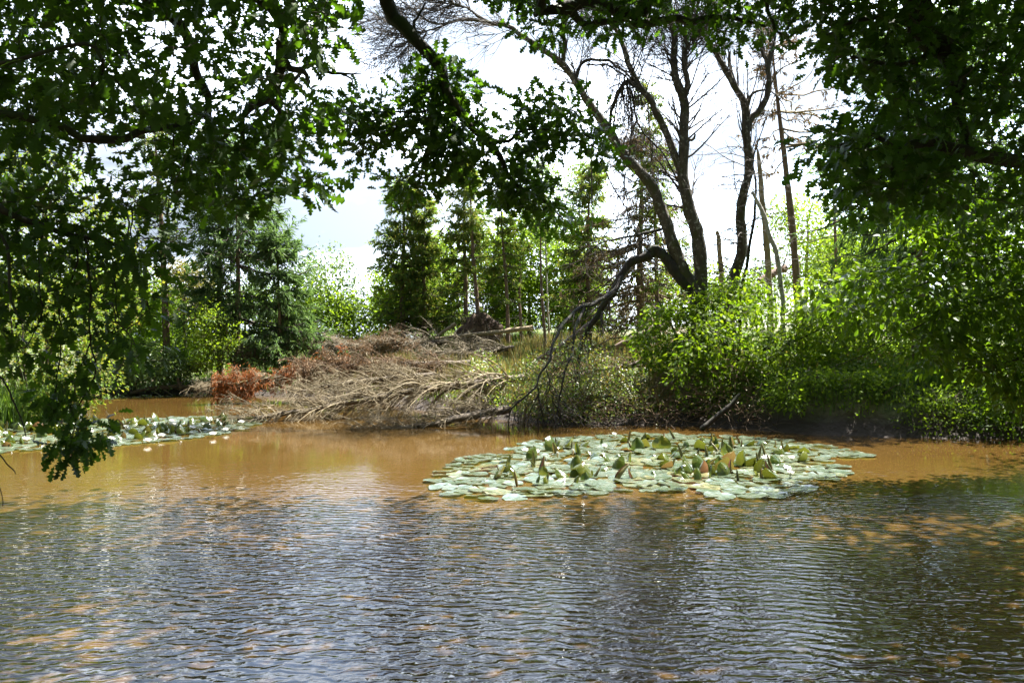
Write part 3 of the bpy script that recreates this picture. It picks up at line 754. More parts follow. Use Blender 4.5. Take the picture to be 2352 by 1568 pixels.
q = np.stack([U(-9, 10, 700), U(-8, 3.5, 700), U(1.0, 8, 700)], 1)              # unseen crown enlarged behind the viewpoint, for the wood there, to block sky light
q = q[((q[:, 1] > -2) & (q[:, 2] > 3.0 + .45 * np.maximum(q[:, 1], 0))) | (q[:, 1] < -3.0)]
B.leaves(q, OVAL, per=34, spread=.42, size=.26, r0=.04, sag=.2)
B.done('oak')

# right oak
Cc = Oak((8.9, 6.6), 'dense dark oak filling the upper right corner, its twisted limb in deep shade')
Cc.trunk([[8.7, 6.6, 1.8, .30], [8.2, 6.6, 3.4, .27], [7.4, 6.7, 5.0, .22], [6.6, 6.8, 6.4, .12]])
Cc.limb([[7.8, 6.6, 4.3, .18], [6.0, 6.6, 5.6, .14], [4.6, 6.5, 5.4, .12]] + [list(P(a, b_, 6.5)) + [r] for a, b_, r in [(2105, -60, .105), (2115, 0, .10), (2112, 55, .098), (2137, 95, .092), (2181, 121, .085), (2196, 157, .078), (2199, 205, .06), (2205, 280, .035), (2240, 360, .015)]], pix=False)
Cc.limb([[8.4, 6.6, 2.6, .12], [6.0, 6.6, 2.9, .08]] + [list(P(a, b_, 6.5)) + [r] for a, b_, r in [(2352, 372, .06), (2189, 340, .052), (2115, 322, .046), (2079, 351, .04), (2042, 395, .03), (1990, 420, .018), (1930, 440, .008)]], pix=False)
Cc.limb([(2079, 351, 6.5, .024), (2000, 310, 6.5, .018), (1930, 330, 6.4, .010)]); Cc.limb([(2160, 110, 6.5, .03), (2060, 150, 6.4, .02), (1960, 130, 6.3, .010)]); Cc.limb([(2112, 60, 6.5, .03), (2000, 40, 6.4, .018), (1900, 80, 6.3, .008)])
rt = [(1830, -140), (1838, 20), (1872, 55), (1875, 108), (1900, 125), (1905, 146), (1935, 172), (1968, 172), (1995, 165), (1990, 205), (1972, 232), (1905, 275), (1897, 312), (1852, 360), (1865, 392), (1890, 408), (1908, 438), (1936, 456), (1950, 492), (1998, 508), (2030, 480), (2100, 500), (2200, 470), (2300, 480), (2460, 500), (2460, -140)]
T = psample(rt, 430, 5.8, 7.8)
qx = T[:, 0] / T[:, 1] * FPX + CX; qy = CY - (T[:, 2] - CAMZ) / T[:, 1] * FPX
hole = ((qx - 2000) ** 2 / 38 ** 2 + (qy - 190) ** 2 / 26 ** 2 < 1) | ((qx - 2260) ** 2 / 70 ** 2 + (qy - 330) ** 2 / 60 ** 2 < 1)
T = T[~hole | (U(0, 1, len(T)) < .3)]
Cc.leaves(T, per=12, spread=.09, size=.12, hang=.3)
Cc.leaves(shade_crown(380, 3.6, 11.5, 4.0, 11.0), OVAL, per=40, spread=.30, size=.16, r0=.03, sag=.2)
Cc.done('oak')

# broadleaf tree whose layered sprays reach in from the right edge
D = Oak((9.9, 10.4), 'broadleaf tree at the right edge with layered oval leaves sweeping down to the grassy bank', 'hornbeam_tree', 'broadleaf tree')
D.trunk([[9.8, 10.4, 2.2, .20], [9.4, 10.2, 4.2, .16], [9.0, 10.0, 6.0, .10]])
for st in ([(2900, 380, 10, .07), (2500, 420, 9.6, .045), (2352, 520, 9.4, .03), (2200, 560, 9.2, .02), (2060, 600, 9, .012), (1960, 640, 9, .006)], [(2900, 560, 10, .07), (2500, 600, 9.6, .04), (2300, 680, 9.4, .026), (2150, 740, 9.2, .018), (2000, 800, 9.1, .010), (1900, 850, 9, .005)],
           [(2900, 650, 10, .06), (2500, 760, 9.6, .03), (2330, 820, 9.4, .02), (2200, 850, 9.2, .012)], [(2500, 600, 9.6, .03), (2250, 620, 9.2, .02), (2050, 670, 9, .012), (1930, 690, 9, .006), (1850, 700, 8.9, .003)], [(2900, 250, 10, .06), (2500, 330, 9.8, .04), (2300, 420, 9.6, .02), (2150, 440, 9.5, .01)]):
    D.limb([(a, b_ + rng.normal(0, 14), c, d * .55) for a, b_, c, d in st], sides=6)
for poly, n, y0, y1 in (([(2030, 440), (2200, 430), (2460, 420), (2460, 640), (2300, 660), (2180, 600), (2100, 560), (2040, 520)], 150, 8.8, 10.4),
                        ([(1850, 690), (1930, 640), (2060, 590), (2180, 590), (2300, 640), (2460, 640), (2460, 800), (2250, 800), (2120, 770), (2000, 740), (1900, 730)], 130, 8.6, 10.2),
                        ([(2080, 770), (2250, 780), (2460, 780), (2460, 960), (2330, 930), (2280, 870), (2180, 850), (2100, 830)], 90, 8.8, 10.2)):
    D.leaves(psample(poly, n, y0, y1), OVAL, per=17, spread=.12, size=.105, hang=.35, flat=.5)
x = U(8.6, 12, 210); D.leaves(np.stack([x, U(8, 13.0, 210), U(2.0, 7.5, 210)], 1), OVAL, per=30, spread=.3, size=.13, r0=.03)
D.done('beech')

# ------------------------------------------------------------------ builders for the far bank
def ztop(py, Y): return CAMZ - (py - CY) / FPX * Y

def conifer(label, px, Y, topy, R, low, nb, mat, bark='pine', tr=.11, sprays=5, droop=.25, bare=0, name='spruce_tree', cat='spruce', lean=0.0, size=.2, pw=.8, group=None, stick=None, topx=None, asym=0.0, at=None):
    b = gp(px, Y, -.05) if at is None else np.array([at[0], at[1], gz(*at) - .05])
    H = (ztop(topy, Y) if at is None else topy) - b[2]
    t = thing(name, label, cat, b, group)
    tx = ((topx - px) / FPX * Y) if topx is not None else lean
    g = G()
    zz = np.linspace(0, 1, 9)
    pts = np.stack([b[0] + tx * zz + .03 * np.sin(zz * 7 + px), b[1] + 0 * zz, b[2] + H * zz, tr * (1 - zz) ** .8 + .008], 1)
    tp, trr = limb(g, pts, K=26, sides=8, wob=.006); g.build('trunk', M[bark], t)
    n = int(nb * (1.45 if mat == 'spruce_dry' else 1.0)); tt = low + (1 - low) * U(0, 1, n) ** .9; tier = H / .42; tt = np.clip(np.round(tt * tier) / tier + rng.normal(0, .006, n), low, .995)
    i = np.minimum((tt * 25).astype(int), 24); f = (tt * 25 - i)[:, None]
    p0 = tp[i] * (1 - f) + tp[i + 1] * f
    az = U(0, 6.283, n); prof = (1 - (tt - low) / (1 - low)) ** pw
    Ls = (1.25 * R * prof * U(.5, 1.15, n) + .12) * (1 + asym * np.cos(az))
    d = np.stack([np.cos(az), np.sin(az), 0 * az], 1)
    s = np.linspace(0, 1, 7)
    up = .45 * (tt > .8) - droop * (tt <= .8)
    C = p0[:, None] + d[:, None] * (Ls[:, None] * s)[..., None]
    C[:, :, 2] += Ls[:, None] * (up[:, None] * s + .25 * s ** 2.5)
    C[:, 1:] += rng.normal(0, .03, (n, 6, 3)) * Ls[:, None, None]
    RC = np.maximum(.012 + .010 * Ls, .008)[:, None] * np.linspace(1, .25, 7)
    g = G(); tubes(g, C, RC * .8, 4)
    if bare:
        C2, R2 = grow(tp[None], trr[None], bare, .12, max(low, .3) + .25, R * .7, 1.5, .04, .10, 6, rr=.12, rmin=.006)
        C3, R3 = grow(C2, R2, bare * 5, .2, 1, R * .25, .8, .05, .15, 4, rmin=.003); tubes(g, C2, R2, 4); tubes(g, C3, R3, 3)
    m = n * max(3, int(sprays))
    B2, RB = grow(C, RC, m, .12, 1, R * .33, .75, .10, .08, 4, rr=.5, lt=.4, rmin=.003)
    tubes(g, B2, RB, 3)
    if stick is not None: g.build('branch_sprays', M[stick], t)
    else: g.build('branch_sprays', M['darktwig'], t)
    if mat is not None:
        g = G()
        for W, per in ((B2, 12), (C, 14)):
            N = len(W) * per; idx = np.repeat(np.arange(len(W)), per)
            q = U(.05, .999, N) * (W.shape[1] - 1); i = q.astype(int); f = (q - i)[:, None]
            pos = W[idx, i] * (1 - f) + W[idx, i + 1] * f; tan = nrm(W[idx, i + 1] - W[idx, i])
            put(g, DIAM, pos, tan + rng.normal(0, .45, (N, 3)) + [0, 0, -.45], rng.normal(0, .6, (N, 3)) + [0, 0, 1], 1.0 * size * U(.6, 1.2, N), wid=.33)
        g.build('needles', M[mat], t, smooth=False)
    return t

def broad(label, px, Y, poly, n, per, spread, size, leaf, name='leafy_tree', cat='tree', bark='alder', tr=.08, depth=1.6, stems=1, tpl=DIAM, group=None, flat=.7, hang=.2, toppx=None, twig='darktwig', r0=.02):
    b = gp(px, Y, -.06); t = thing(name, label, cat, b, group)
    T = psample(poly, n, Y - depth, Y + depth)
    T[:, 2] = np.maximum(T[:, 2], height(T[:, 0], T[:, 1]).clip(0) + .04)
    c = T.mean(0); hi = np.percentile(T[:, 2], 88)
    w, tw, lf, nodes = G(), G(), G(), []
    for k in range(stems):
        e = np.array([c[0] + (U(-.35, .35) * np.ptp(T[:, 0]) if stems > 1 else 0), c[1] + U(-.4, .4) * depth, hi])
        if toppx is not None and k == 0: e[0] = (toppx - CX) / FPX * Y
        s = np.linspace(0, 1, 5)[:, None]; q = b + (e - b) * s + np.array([0, 0, .12]) * np.sin(s * 3.1) + rng.normal(0, .04, (5, 3)) * s
        a, _ = limb(w, np.concatenate([q, (tr * (1 - .85 * s) / (1 if stems == 1 else 1.8))], 1), K=16, sides=7, wob=.012); nodes.append(a[2:])
    w.build('trunk' if stems == 1 else 'stems', M[bark], t)
    d, PP = connect(tw, np.concatenate(nodes), T, r0=r0, r1=.003, sides=3)
    tw.build('branch_sprays', M[twig], t)
    rosettes(lf, tpl, T, d, per, spread, size, flat, hang)
    rosettes(lf, tpl, PP[:, -3], d, max(2, per // 3), spread * .9, size, flat, hang)
    lf.build('leaves', M[leaf], t, smooth=False)
    return t

def fallen(label, pts, n1, L1, name='fallen_tree', bark='mossbark', twig='twig', k2=11, k3=30, needle=None, nbox=None, bias=(-.45, -.05, .42), grav=.13, L2=.36, rr=.2, nn_=5, stuff=1.0, ang=1.0):
    W = np.array([list(P(a, b_, Y)) + [r] for a, b_, Y, r in pts])
    base = W[0, :3].copy(); t = thing(name, label, 'fallen tree', base)
    g = G(); a, r = limb(g, W, K=26, sides=9, wob=.018); g.build('trunk', M[bark], t)
    g = G()
    C, R = grow(a[None], r[None], n1, .04, .98, L1, ang, grav, .06, 8, rr=rr, bias=bias, lt=.35, rmin=.012)
    C[:, :, 2] = np.maximum(C[:, :, 2], height(C[:, :, 0], C[:, :, 1]).clip(-.05) - .03)
    tubes(g, C, R, 5)
    C2, R2 = grow(C, R, n1 * k2, .10, 1, L2, .7, .05, .10, 5, rr=.55, lt=.3, rmin=.0055, bias=(-.1, 0, -.12)); tubes(g, C2, R2, 3)
    C3, R3 = grow(C2, R2, n1 * k3, .15, 1, L2 * .5, .7, .06, .12, 4, rr=.6, rmin=.004, bias=(0, 0, -.1)); tubes(g, C3, R3, 3)
    g.build('branch_sprays', M[twig], t)
    if needle:
        S = np.concatenate([C2[:, 1:].reshape(-1, 3), C3[:, 1:].reshape(-1, 3)])
        if nbox is not None:
            X = S[:, 0] / S[:, 1] * FPX + CX; k = np.zeros(len(S), bool)
            for x0, x1 in nbox: k |= (X > x0) & (X < x1)
            S = S[k]
        S = np.repeat(S[U(0, 1, len(S)) < (.45 if needle == 'tan_needle' else .42)], nn_, 0)[: 60000]; N = len(S); g = G()
        put(g, DIAM, S + rng.normal(0, .03, (N, 3)), rng.normal(0, .5, (N, 3)) + [-.2, 0, -.6], rng.normal(0, 1, (N, 3)) + [0, 0, .6], .12 * U(.5, 1.3, N), wid=.32)
        g.build('dead_needles', M[needle], t, smooth=False)
    return t

# ------------------------------------------------------------------ standing dead trees on the bank
def dead_tree(label, base, name='dead_tree', cat='dead tree'):
    return thing(name, label, cat, base)
ba = P(1606, 690, 18); ba[2] = gz(ba[0], ba[1]) - .1
t = dead_tree('tall bare forked tree with one limb snapped off and arching down to the water', ba)
g = G(); Y = 18.0; stem = []
def st(pts, sides=8, keep=True, wob=.02):
    W = []
    for q in pts:
        px, py, r = q[:3]; W.append(list(P(px, py, Y + (q[3] if len(q) > 3 else 0))) + [r])
    a, r = limb(g, W, sides=sides, wob=wob)
    if keep: stem.append(resample(a, r, 24))
    return a
bx = CX + ba[0] / Y * FPX; byy = CY - (ba[2] - CAMZ) / Y * FPX
st([(bx + 2, byy, .22), (1608, 690, .19), (1609, 640, .165), (1606, 574, .155), (1599, 531, .15), (1581, 469, .14), (1570, 403, .125), (1570, 366, .115), (1572, 311, .108), (1573, 234, .10), (1552, 176, .085), (1548, 128, .075), (1551, 77, .065), (1530, 20, .05), (1520, -40, .03)], 10)
st([(bx - 6, byy, .17), (1600, 680, .165), (1572, 630, .15), (1548, 574, .14), (1522, 487, .125), (1493, 421, .12), (1443, 369, .11), (1392, 290, .10), (1348, 232, .092), (1320, 181, .086), (1293, 147, .078), (1242, 109, .062), (1201, 82, .055), (1170, 58, .05), (1129, 53, .045), (1071, 44, .036), (1027, 55, .03), (986, 51, .022), (948, 20, .016), (900, -10, .008)], 10)
st([(1570, 395, .09), (1559, 381, .09), (1533, 311, .085), (1511, 264, .08), (1493, 227, .075), (1464, 191, .07), (1444, 147, .062), (1430, 96, .055), (1416, 68, .045), (1395, 20, .03), (1385, -30, .015)])
st([(1573, 234, .07), (1579, 183, .066), (1572, 154, .06), (1573, 110, .055), (1573, 92, .045)]); st([(1574, 120, .03), (1590, 98, .022), (1599, 80, .012)])
st([(1293, 147, .055), (1297, 102, .05), (1292, 70, .045), (1303, 30, .04), (1310, -20, .03)])
st([(1573, 330, .03), (1590, 320, .03), (1598, 305, .012)], 6, False)
st([(1027, 55, .022), (990, 68, .018), (955, 80, .012), (935, 100, .006)], 5); st([(1129, 53, .028), (1080, 25, .022), (1020, 0, .015)], 5)
# torn limb and what hangs from it
g2 = g; g = G()
st([(1596, 676, .15), (1560, 632, .13), (1528, 592, .115), (1503, 572, .10), (1493, 578, .085)], 9, False); torn = g; g = G()
n0 = len(stem)
st([(1510, 572, .10), (1493, 584, .098), (1470, 594, .095), (1447, 605, .09), (1413, 661, .082), (1378, 716, .074), (1343, 772, .06), (1329, 838, .046), (1320, 885, .03)], 9)
st([(1430, 634, .045, -.1), (1413, 664, .05, -.3), (1367, 696, .042, -.8), (1329, 709, .038, -1.2), (1294, 744, .033, -1.7), (1273, 786, .029, -2.1), (1260, 828, .025, -2.4), (1239, 863, .022, -2.6), (1228, 894, .019, -2.8), (1183, 929, .015, -2.9), (1169, 953, .012, -2.9), (1167, 991, .007, -2.9)])
st([(1343, 709, .03, -1.2), (1322, 751, .028, -1.6), (1315, 807, .025, -2), (1294, 859, .022, -2.4), (1280, 946, .016, -2.7), (1277, 985, .01, -2.8)], 6)
st([(1234, 880, .016, -2.7), (1241, 930, .012, -2.8), (1250, 990, .006, -2.8)], 5); st([(1255, 850, .014, -2.5), (1262, 880, .01, -2.6), (1270, 930, .005, -2.7)], 5)
st([(1535, 520, .03), (1493, 534, .03), (1420, 549, .022), (1371, 563, .014), (1330, 600, .008)], 6); st([(1500, 570, .028), (1480, 590, .024), (1470, 560, .02), (1500, 535, .012)], 6)
# snapped top of the middle stem, hanging in a tangle
st([(1464, 200, .05), (1437, 191, .05), (1409, 239, .042), (1396, 290, .028), (1385, 330, .012)], 7)
st([(1320, 185, .04), (1324, 175, .04), (1331, 154, .036), (1351, 137, .032), (1396, 140, .028), (1433, 164, .024), (1455, 190, .016)], 7)
st([(1345, 150, .02), (1390, 150, .02), (1430, 170, .02), (1450, 195, .014)], 6)
st([(1440, 195, .02), (1452, 260, .018), (1448, 330, .015), (1430, 400, .012), (1450, 470, .008)], 5); st([(1445, 200, .022), (1470, 290, .02), (1520, 350, .018), (1560, 420, .014), (1590, 470, .008)], 6)
st([(1375, 290, .016), (1360, 360, .014), (1358, 450, .012), (1363, 540, .009), (1385, 590, .005)], 5); st([(1380, 350, .018), (1400, 420, .016), (1440, 480, .013), (1470, 560, .008)], 5); st([(1432, 400, .016), (1440, 500, .014), (1450, 560, .012), (1465, 590, .006)], 5)
hang = stem[n0:]
g2.build('trunk', M['alder'], t); torn.build('torn_limb', M['oakbark'], t); g.build('broken_branches', M['oakbark'], t)
g = G()
SP = np.stack([s[0] for s in stem[:n0]]); SR = np.stack([s[1] for s in stem[:n0]])
C, R = grow(SP, SR, 330, .42, 1, 1.35, .75, -.02, .10, 8, rr=.22, rmin=.011); tubes(g, C, R, 4)
C2, R2 = grow(C, R, 2500, .2, 1, .75, .6, .01, .10, 6, rr=.6, rmin=.0085); tubes(g, C2, R2, 3)
C3, R3 = grow(C2, R2, 4200, .2, 1, .36, .6, .02, .12, 4, rr=.7, rmin=.007); tubes(g, C3, R3, 3)
HP = np.stack([s[0] for s in hang]); HR = np.stack([s[1] for s in hang])
C, R = grow(HP, HR, 190, .2, 1, .85, .8, .16, .10, 7, rr=.3, rmin=.009); tubes(g, C, R, 4)
C2, R2 = grow(C, R, 760, .2, 1, .45, .7, .08, .12, 5, rr=.6, rmin=.0065); tubes(g, C2, R2, 3)
kn = np.array([P(1446, 200, 18)]); tang = np.repeat(kn, 60, 0) + rng.normal(0, .16, (60, 3))
Pp = np.stack([tang + np.array([0, 0, -1.]) * k * U(.05, .28, (60, 1)) + rng.normal(0, .10, (60, 3)) * k * .4 for k in range(6)], 1)
tubes(g, Pp, np.full((60, 6), .008) * np.linspace(1, .4, 6), 4)
g.build('twig_sprays', M['darktwig'], t)

bb = P(1690, 690, 18.4); bb[2] = gz(bb[0], bb[1]) - .1
t = dead_tree('bare dark tree splitting into a high Y with thin upright shoots', bb); g = G(); stem = []; Y = 18.4
bx = CX + bb[0] / Y * FPX; byy = CY - (bb[2] - CAMZ) / Y * FPX
st([(bx - 14, byy, .17), (1674, 690, .15), (1684, 640, .13), (1697, 600, .12), (1705, 574, .115), (1702, 476, .11), (1720, 385, .105), (1713, 311, .10), (1713, 249, .09), (1691, 205, .075), (1665, 157, .062), (1643, 121, .05), (1625, 92, .038), (1600, 50, .02)], 9)
st([(1718, 300, .07), (1728, 270, .07), (1749, 249, .068), (1764, 205, .06), (1764, 154, .055), (1749, 110, .045), (1735, 60, .03), (1728, 10, .02)]); st([(1764, 170, .045), (1775, 120, .035), (1783, 70, .02), (1790, 20, .01)])
st([(1691, 205, .04), (1680, 160, .032), (1676, 120, .02)], 6); st([(1716, 252, .03), (1730, 215, .03), (1765, 210, .02), (1800, 240, .012), (1815, 290, .006)], 6)
g.build('trunk', M['alder'], t); g = G()
SP = np.stack([s[0] for s in stem]); SR = np.stack([s[1] for s in stem])
C, R = grow(SP[1:3], SR[1:3], 60, .1, 1, 1.5, .35, -.05, .05, 8, rr=.2, rmin=.006, bias=(-.05, 0, .9)); tubes(g, C, R, 4)
C, R = grow(SP[:1], SR[:1], 44, .55, 1, 1.5, .45, -.05, .06, 8, rr=.2, rmin=.006, bias=(0, 0, .7)); tubes(g, C, R, 4)
C2, R2 = grow(C, R, 220, .2, 1, .6, .4, 0, .08, 5, rr=.6, rmin=.004); tubes(g, C2, R2, 3)
C, R = grow(SP[:1], SR[:1], 46, .22, .62, 1.7, 1.4, .05, .08, 9, rr=.12, rmin=.006, bias=(-.6, 0, .1)); tubes(g, C, R, 4)
C2, R2 = grow(C, R, 420, .15, 1, .7, .6, .08, .10, 6, rr=.6, rmin=.0035, bias=(0, 0, -.25)); tubes(g, C2, R2, 3)
g.build('twig_sprays', M['darktwig'], t)

def simple_dead(label, pts, Y0, name, cat, bark, twigs=0, L=.8, ang=1.3, bias=(0, 0, 0), sides=8):
    global g, stem, Y
    W = P(pts[0][0], pts[0][1], Y0); W[2] = gz(W[0], W[1]) - .08
    t = thing(name, label, cat, W); g = G(); stem = []; Y = Y0
    byy = CY - (W[2] - CAMZ) / Y * FPX
    st([(pts[0][0], byy, pts[0][2] * 1.15)] + list(pts) , sides)
    g.build('trunk', M[bark], t)
    if twigs:
        g = G(); SP, SR = stem[0][0][None], stem[0][1][None]
        C, R = grow(SP, SR, twigs, .15, 1, L, ang, .02, .09, 7, rr=.25, rmin=.006, bias=bias); tubes(g, C, R, 4)
        C2, R2 = grow(C, R, twigs * 5, .2, 1, L * .4, .7, .05, .1, 5, rr=.6, rmin=.004); tubes(g, C2, R2, 3)
        g.build('twig_sprays', M['darktwig'], t)
    return t
simple_dead('leaning lichen-spotted dead stem rising out of the oak scrub beside the Y-shaped tree', [(1797, 700, .05), (1792, 637, .05), (1779, 574, .05), (1764, 531, .048), (1746, 476, .045), (1726, 440, .03)], 17.6, 'dead_sapling', 'dead sapling', 'birchbark', 8, .7)
simple_dead('thin black dead stem with knotted side twigs close against the Y-shaped tree', [(1700, 690, .04), (1716, 600, .036), (1728, 520, .032), (1736, 440, .028), (1732, 380, .02), (1736, 345, .01)], 17.8, 'dead_sapling', 'dead sapling', 'oakbark', 14, .7)
simple_dead('pale yellowish snag with jagged top between the Y-shaped tree and tall spruce pole', [(1768, 690, .085), (1765, 640, .085), (1757, 513, .078), (1746, 421, .068), (1742, 362, .05), (1739, 340, .012)], 21, 'snag', 'dead tree', 'snag', 10, .5)
simple_dead('short broken snag standing alone against the sky between the two forked trees', [(1657, 680, .07), (1656, 610, .065), (1649, 540, .06), (1646, 531, .05)], 23, 'snag', 'dead tree', 'snag', 0)

# ------------------------------------------------------------------ conifers
conifer('tall nearly bare spruce pole with a tuft of brown needles at its tip', 1846, 21, 62, 1.25, .60, 46, 'brown_needle', tr=.125, sprays=5, bare=46, topx=1772, stick='twig', asym=.5, size=.14, pw=.35)
conifer('slim bare reddish spruce trunk half hidden by the hanging right oak', 1932, 24, 330, 1.0, .7, 20, 'spruce_dry', tr=.07, bare=40, topx=1905, stick='twig', size=.14)
conifer('slender spruce with tiered green fans seen between the forked trunks', 1518, 23, 205, 1.05, .25, 70, 'spruce_dry', tr=.065, bare=16, sprays=5, size=.14, droop=.3, topx=1488)
conifer('broad dying spruce, a veil of brown twigs behind the snapped limb', 1472, 24, 330, 2.3, .12, 150, 'brown_needle', tr=.14, sprays=8, bare=70, droop=.45, size=.13, pw=.55, stick='twig')
conifer('drooping green spruce at the left side of the brown dying spruce', 1352, 25, 385, 1.1, .18, 90, 'spruce_dry', tr=.08, sprays=6, droop=.5, size=.17, pw=.6)
conifer('dark spruce with orange-tinged tiers right of the sky gap', 1068, 31, 385, 1.55, .12, 100, 'spruce_dry', tr=.10, sprays=6, bare=14, size=.19, pw=.8)
conifer('bare-stemmed spruce with ragged side tufts beside the orange-tinged spruce', 1100, 30, 395, 1.0, .42, 48, 'spruce_dry', tr=.09, sprays=4, bare=30, size=.18, topx=1078)
conifer('thin spruce with short level branches in the middle of the wood edge', 1168, 29, 420, 1.0, .30, 56, 'spruce_dry', tr=.07, sprays=4, bare=24, size=.17, topx=1150)
conifer('thin reddish bare trunk just left of the white birch stem', 1252, 27, 440, .7, .75, 14, 'spruce_dry', tr=.05, sprays=4, bare=30, size=.15, topx=1236)
conifer('thin dead spruce stem behind the upturned root plate', 1195, 30.5, 560, .6, .8, 8, 'spruce_dry', tr=.06, sprays=3, bare=24, size=.15)
conifer('large dark spruce left of the middle wood with wide lower tiers', 926, 32, 428, 1.75, .05, 100, 'spruce_dry', tr=.12, sprays=7, size=.21, pw=.75)
conifer('narrower spruce standing at the right shoulder of the large dark spruce', 974, 31.5, 462, 1.05, .15, 80, 'spruce_dry', tr=.10, sprays=6, size=.19, pw=.7)
conifer('blue-green spruce with a bare lower trunk, left of the pair by the sky gap', 505, 27, 330, 1.8, .16, 95, 'spruce', tr=.11, sprays=7, bare=12, size=.2, pw=.6)
conifer('blue-green spruce with boughs sweeping down, right of the pair by the sky gap', 545, 26.5, 345, 2.2, .12, 125, 'spruce', tr=.11, sprays=8, bare=8, size=.22, pw=.55, asym=.35, droop=.3)
conifer('low spruce spreading under the right side of the big pair', 640, 26, 545, 1.5, .03, 120, 'spruce', tr=.07, sprays=7, size=.2, pw=.7, droop=.35)
conifer('thin-crowned spruce with a pinkish bare trunk by the left shore', 388, 26, 250, 1.5, .45, 60, 'spruce_dry', tr=.13, sprays=5, bare=36, size=.16, topx=355, pw=.5)
conifer('hanging blue-green spruce showing in the notch of the right oak', 2110, 17, 60, 2.3, .25, 120, 'spruce', tr=.14, sprays=8, droop=.55, size=.2, pw=.45)

# ------------------------------------------------------------------ leafy trees and bushes of the far bank
broad('pale feathery birch in the sky gap', 757, 31, [(757, 560), (790, 590), (820, 640), (828, 700), (800, 740), (720, 740), (690, 690), (700, 630), (725, 590)], 130, 22, .22, .12, 'pale', 'birch_tree', 'birch', 'birchbark', .06)
broad('bright green bush below the pale birch', 770, 30, [(690, 690), (750, 660), (820, 680), (860, 730), (850, 790), (700, 790), (670, 740)], 120, 34, .26, .13, 'wood', 'leafy_bush', 'bush', tr=.05, stems=4, depth=1.2)
broad('bright green bush between the low spruce and the birch bush', 680, 31, [(630, 690), (690, 640), (720, 680), (720, 790), (620, 790)], 90, 34, .26, .13, 'wood', 'leafy_bush', 'bush', tr=.05, stems=4, depth=1.2)
broad('small yellow-green sapling in front of the spruce pair', 484, 24.5, [(470, 690), (500, 710), (530, 745), (552, 740), (545, 780), (520, 830), (480, 860), (445, 840), (435, 790), (440, 730)], 120, 16, .13, .085, 'lime', 'sapling', 'sapling', tr=.04, depth=.6, stems=2, twig='twig')
broad('copper-tinted leafy tree behind the left spruce trunk', 425, 30, [(380, 620), (430, 600), (480, 640), (490, 720), (440, 730), (380, 710)], 90, 30, .25, .13, 'rust', 'copper_tree', 'tree', tr=.07)
broad('dark green bush in the shade behind the left lawn', 420, 31, [(300, 640), (400, 680), (480, 700), (480, 830), (300, 840)], 120, 36, .26, .13, 'beech', 'leafy_bush', 'bush', tr=.06, stems=4, depth=1.4)
broad('tall yellow-leaved tree behind the hanging left oak', 120, 22, [(-150, 360), (60, 330), (200, 400), (300, 520), (345, 620), (340, 720), (250, 780), (-150, 760)], 330, 32, .25, .12, 'olive', 'willow_tree', 'tree', tr=.14, depth=2)
broad('yellow-flecked willow bush overhanging the left bank', 60, 16.6, [(-120, 620), (60, 580), (180, 640), (250, 760), (266, 870), (235, 950), (140, 960), (-120, 975)], 290, 30, .18, .085, 'olive', 'willow_bush', 'bush', tr=.08, stems=6, depth=1.1)
broad('soft green willow bush on the far left shore', 300, 24.6, [(225, 830), (280, 780), (340, 790), (400, 830), (400, 880), (300, 890), (235, 885)], 150, 30, .18, .09, 'pale', 'willow_bush', 'bush', tr=.05, stems=6, depth=.9)
broad('low pale bush right of the soft green willow on the left shore', 410, 25.5, [(370, 810), (420, 800), (450, 830), (440, 860), (380, 870)], 60, 24, .15, .085, 'pale', 'leafy_bush', 'bush', tr=.04, stems=4, depth=.5)
broad('green tree on the left shore behind the willow bushes', 230, 27, [(180, 640), (300, 600), (390, 660), (390, 800), (200, 830)], 170, 34, .26, .13, 'wood', tr=.1)
MIDW = [(905, 690, 34, [(860, 640), (930, 590), (990, 620), (1000, 740), (870, 750)], 'leafy tree low behind the large dark spruce'), (1010, 735, 35, [(960, 570), (1020, 535), (1060, 590), (1060, 745), (960, 745)], 'leafy tree filling the space between the two dark spruces'),
        (1140, 735, 34, [(1090, 545), (1150, 520), (1195, 590), (1190, 740), (1090, 740)], 'leafy tree behind the thin spruce of the middle wood'), (1215, 740, 33, [(1160, 500), (1220, 480), (1275, 540), (1285, 700), (1240, 745), (1170, 740)], 'tall leafy tree behind the reddish bare trunk'),
        (1310, 740, 33, [(1270, 560), (1330, 540), (1380, 600), (1380, 740), (1280, 750)], 'leafy tree behind the drooping green spruce')]
for px, py, Yq, poly, lb in MIDW: broad(lb, px, Yq, poly, 210, 34, .26, .14, 'wood', tr=.09, depth=1.5)
broad('airy pale birch top rising behind the end of the hanging limb', 1262, 30, [(1190, 360), (1240, 340), (1280, 400), (1295, 480), (1270, 560), (1210, 540), (1180, 440)], 130, 20, .24, .12, 'pale', 'birch_tree', 'birch', 'birchbark', .045, toppx=1240)
broad('feathery pale larch behind the leaning stem', 1335, 28, [(1330, 360), (1370, 400), (1380, 520), (1350, 600), (1290, 560), (1290, 440)], 130, 24, .2, .09, 'pale', 'larch_tree', 'larch', 'pine', .08)
broad('bright leafy tree behind the tall spruce pole', 1850, 28, [(1770, 480), (1830, 440), (1900, 470), (1940, 560), (1920, 640), (1780, 650)], 170, 22, .25, .12, 'lime', tr=.1)
broad('light green tree right of the tall spruce pole', 2000, 26, [(1900, 560), (1980, 480), (2080, 500), (2120, 600), (2060, 680), (1900, 680)], 190, 28, .25, .12, 'wood', tr=.1)
broad('tall leafy tree on the right bank, backlit behind the dark right oak', 2420, 18.5, [(2000, 330), (2050, 180), (2120, 60), (2560, -60), (2620, 560), (2200, 560), (2060, 470)], 260, 30, .26, .12, 'beech', tr=.16, depth=1.9, tpl=OVAL)
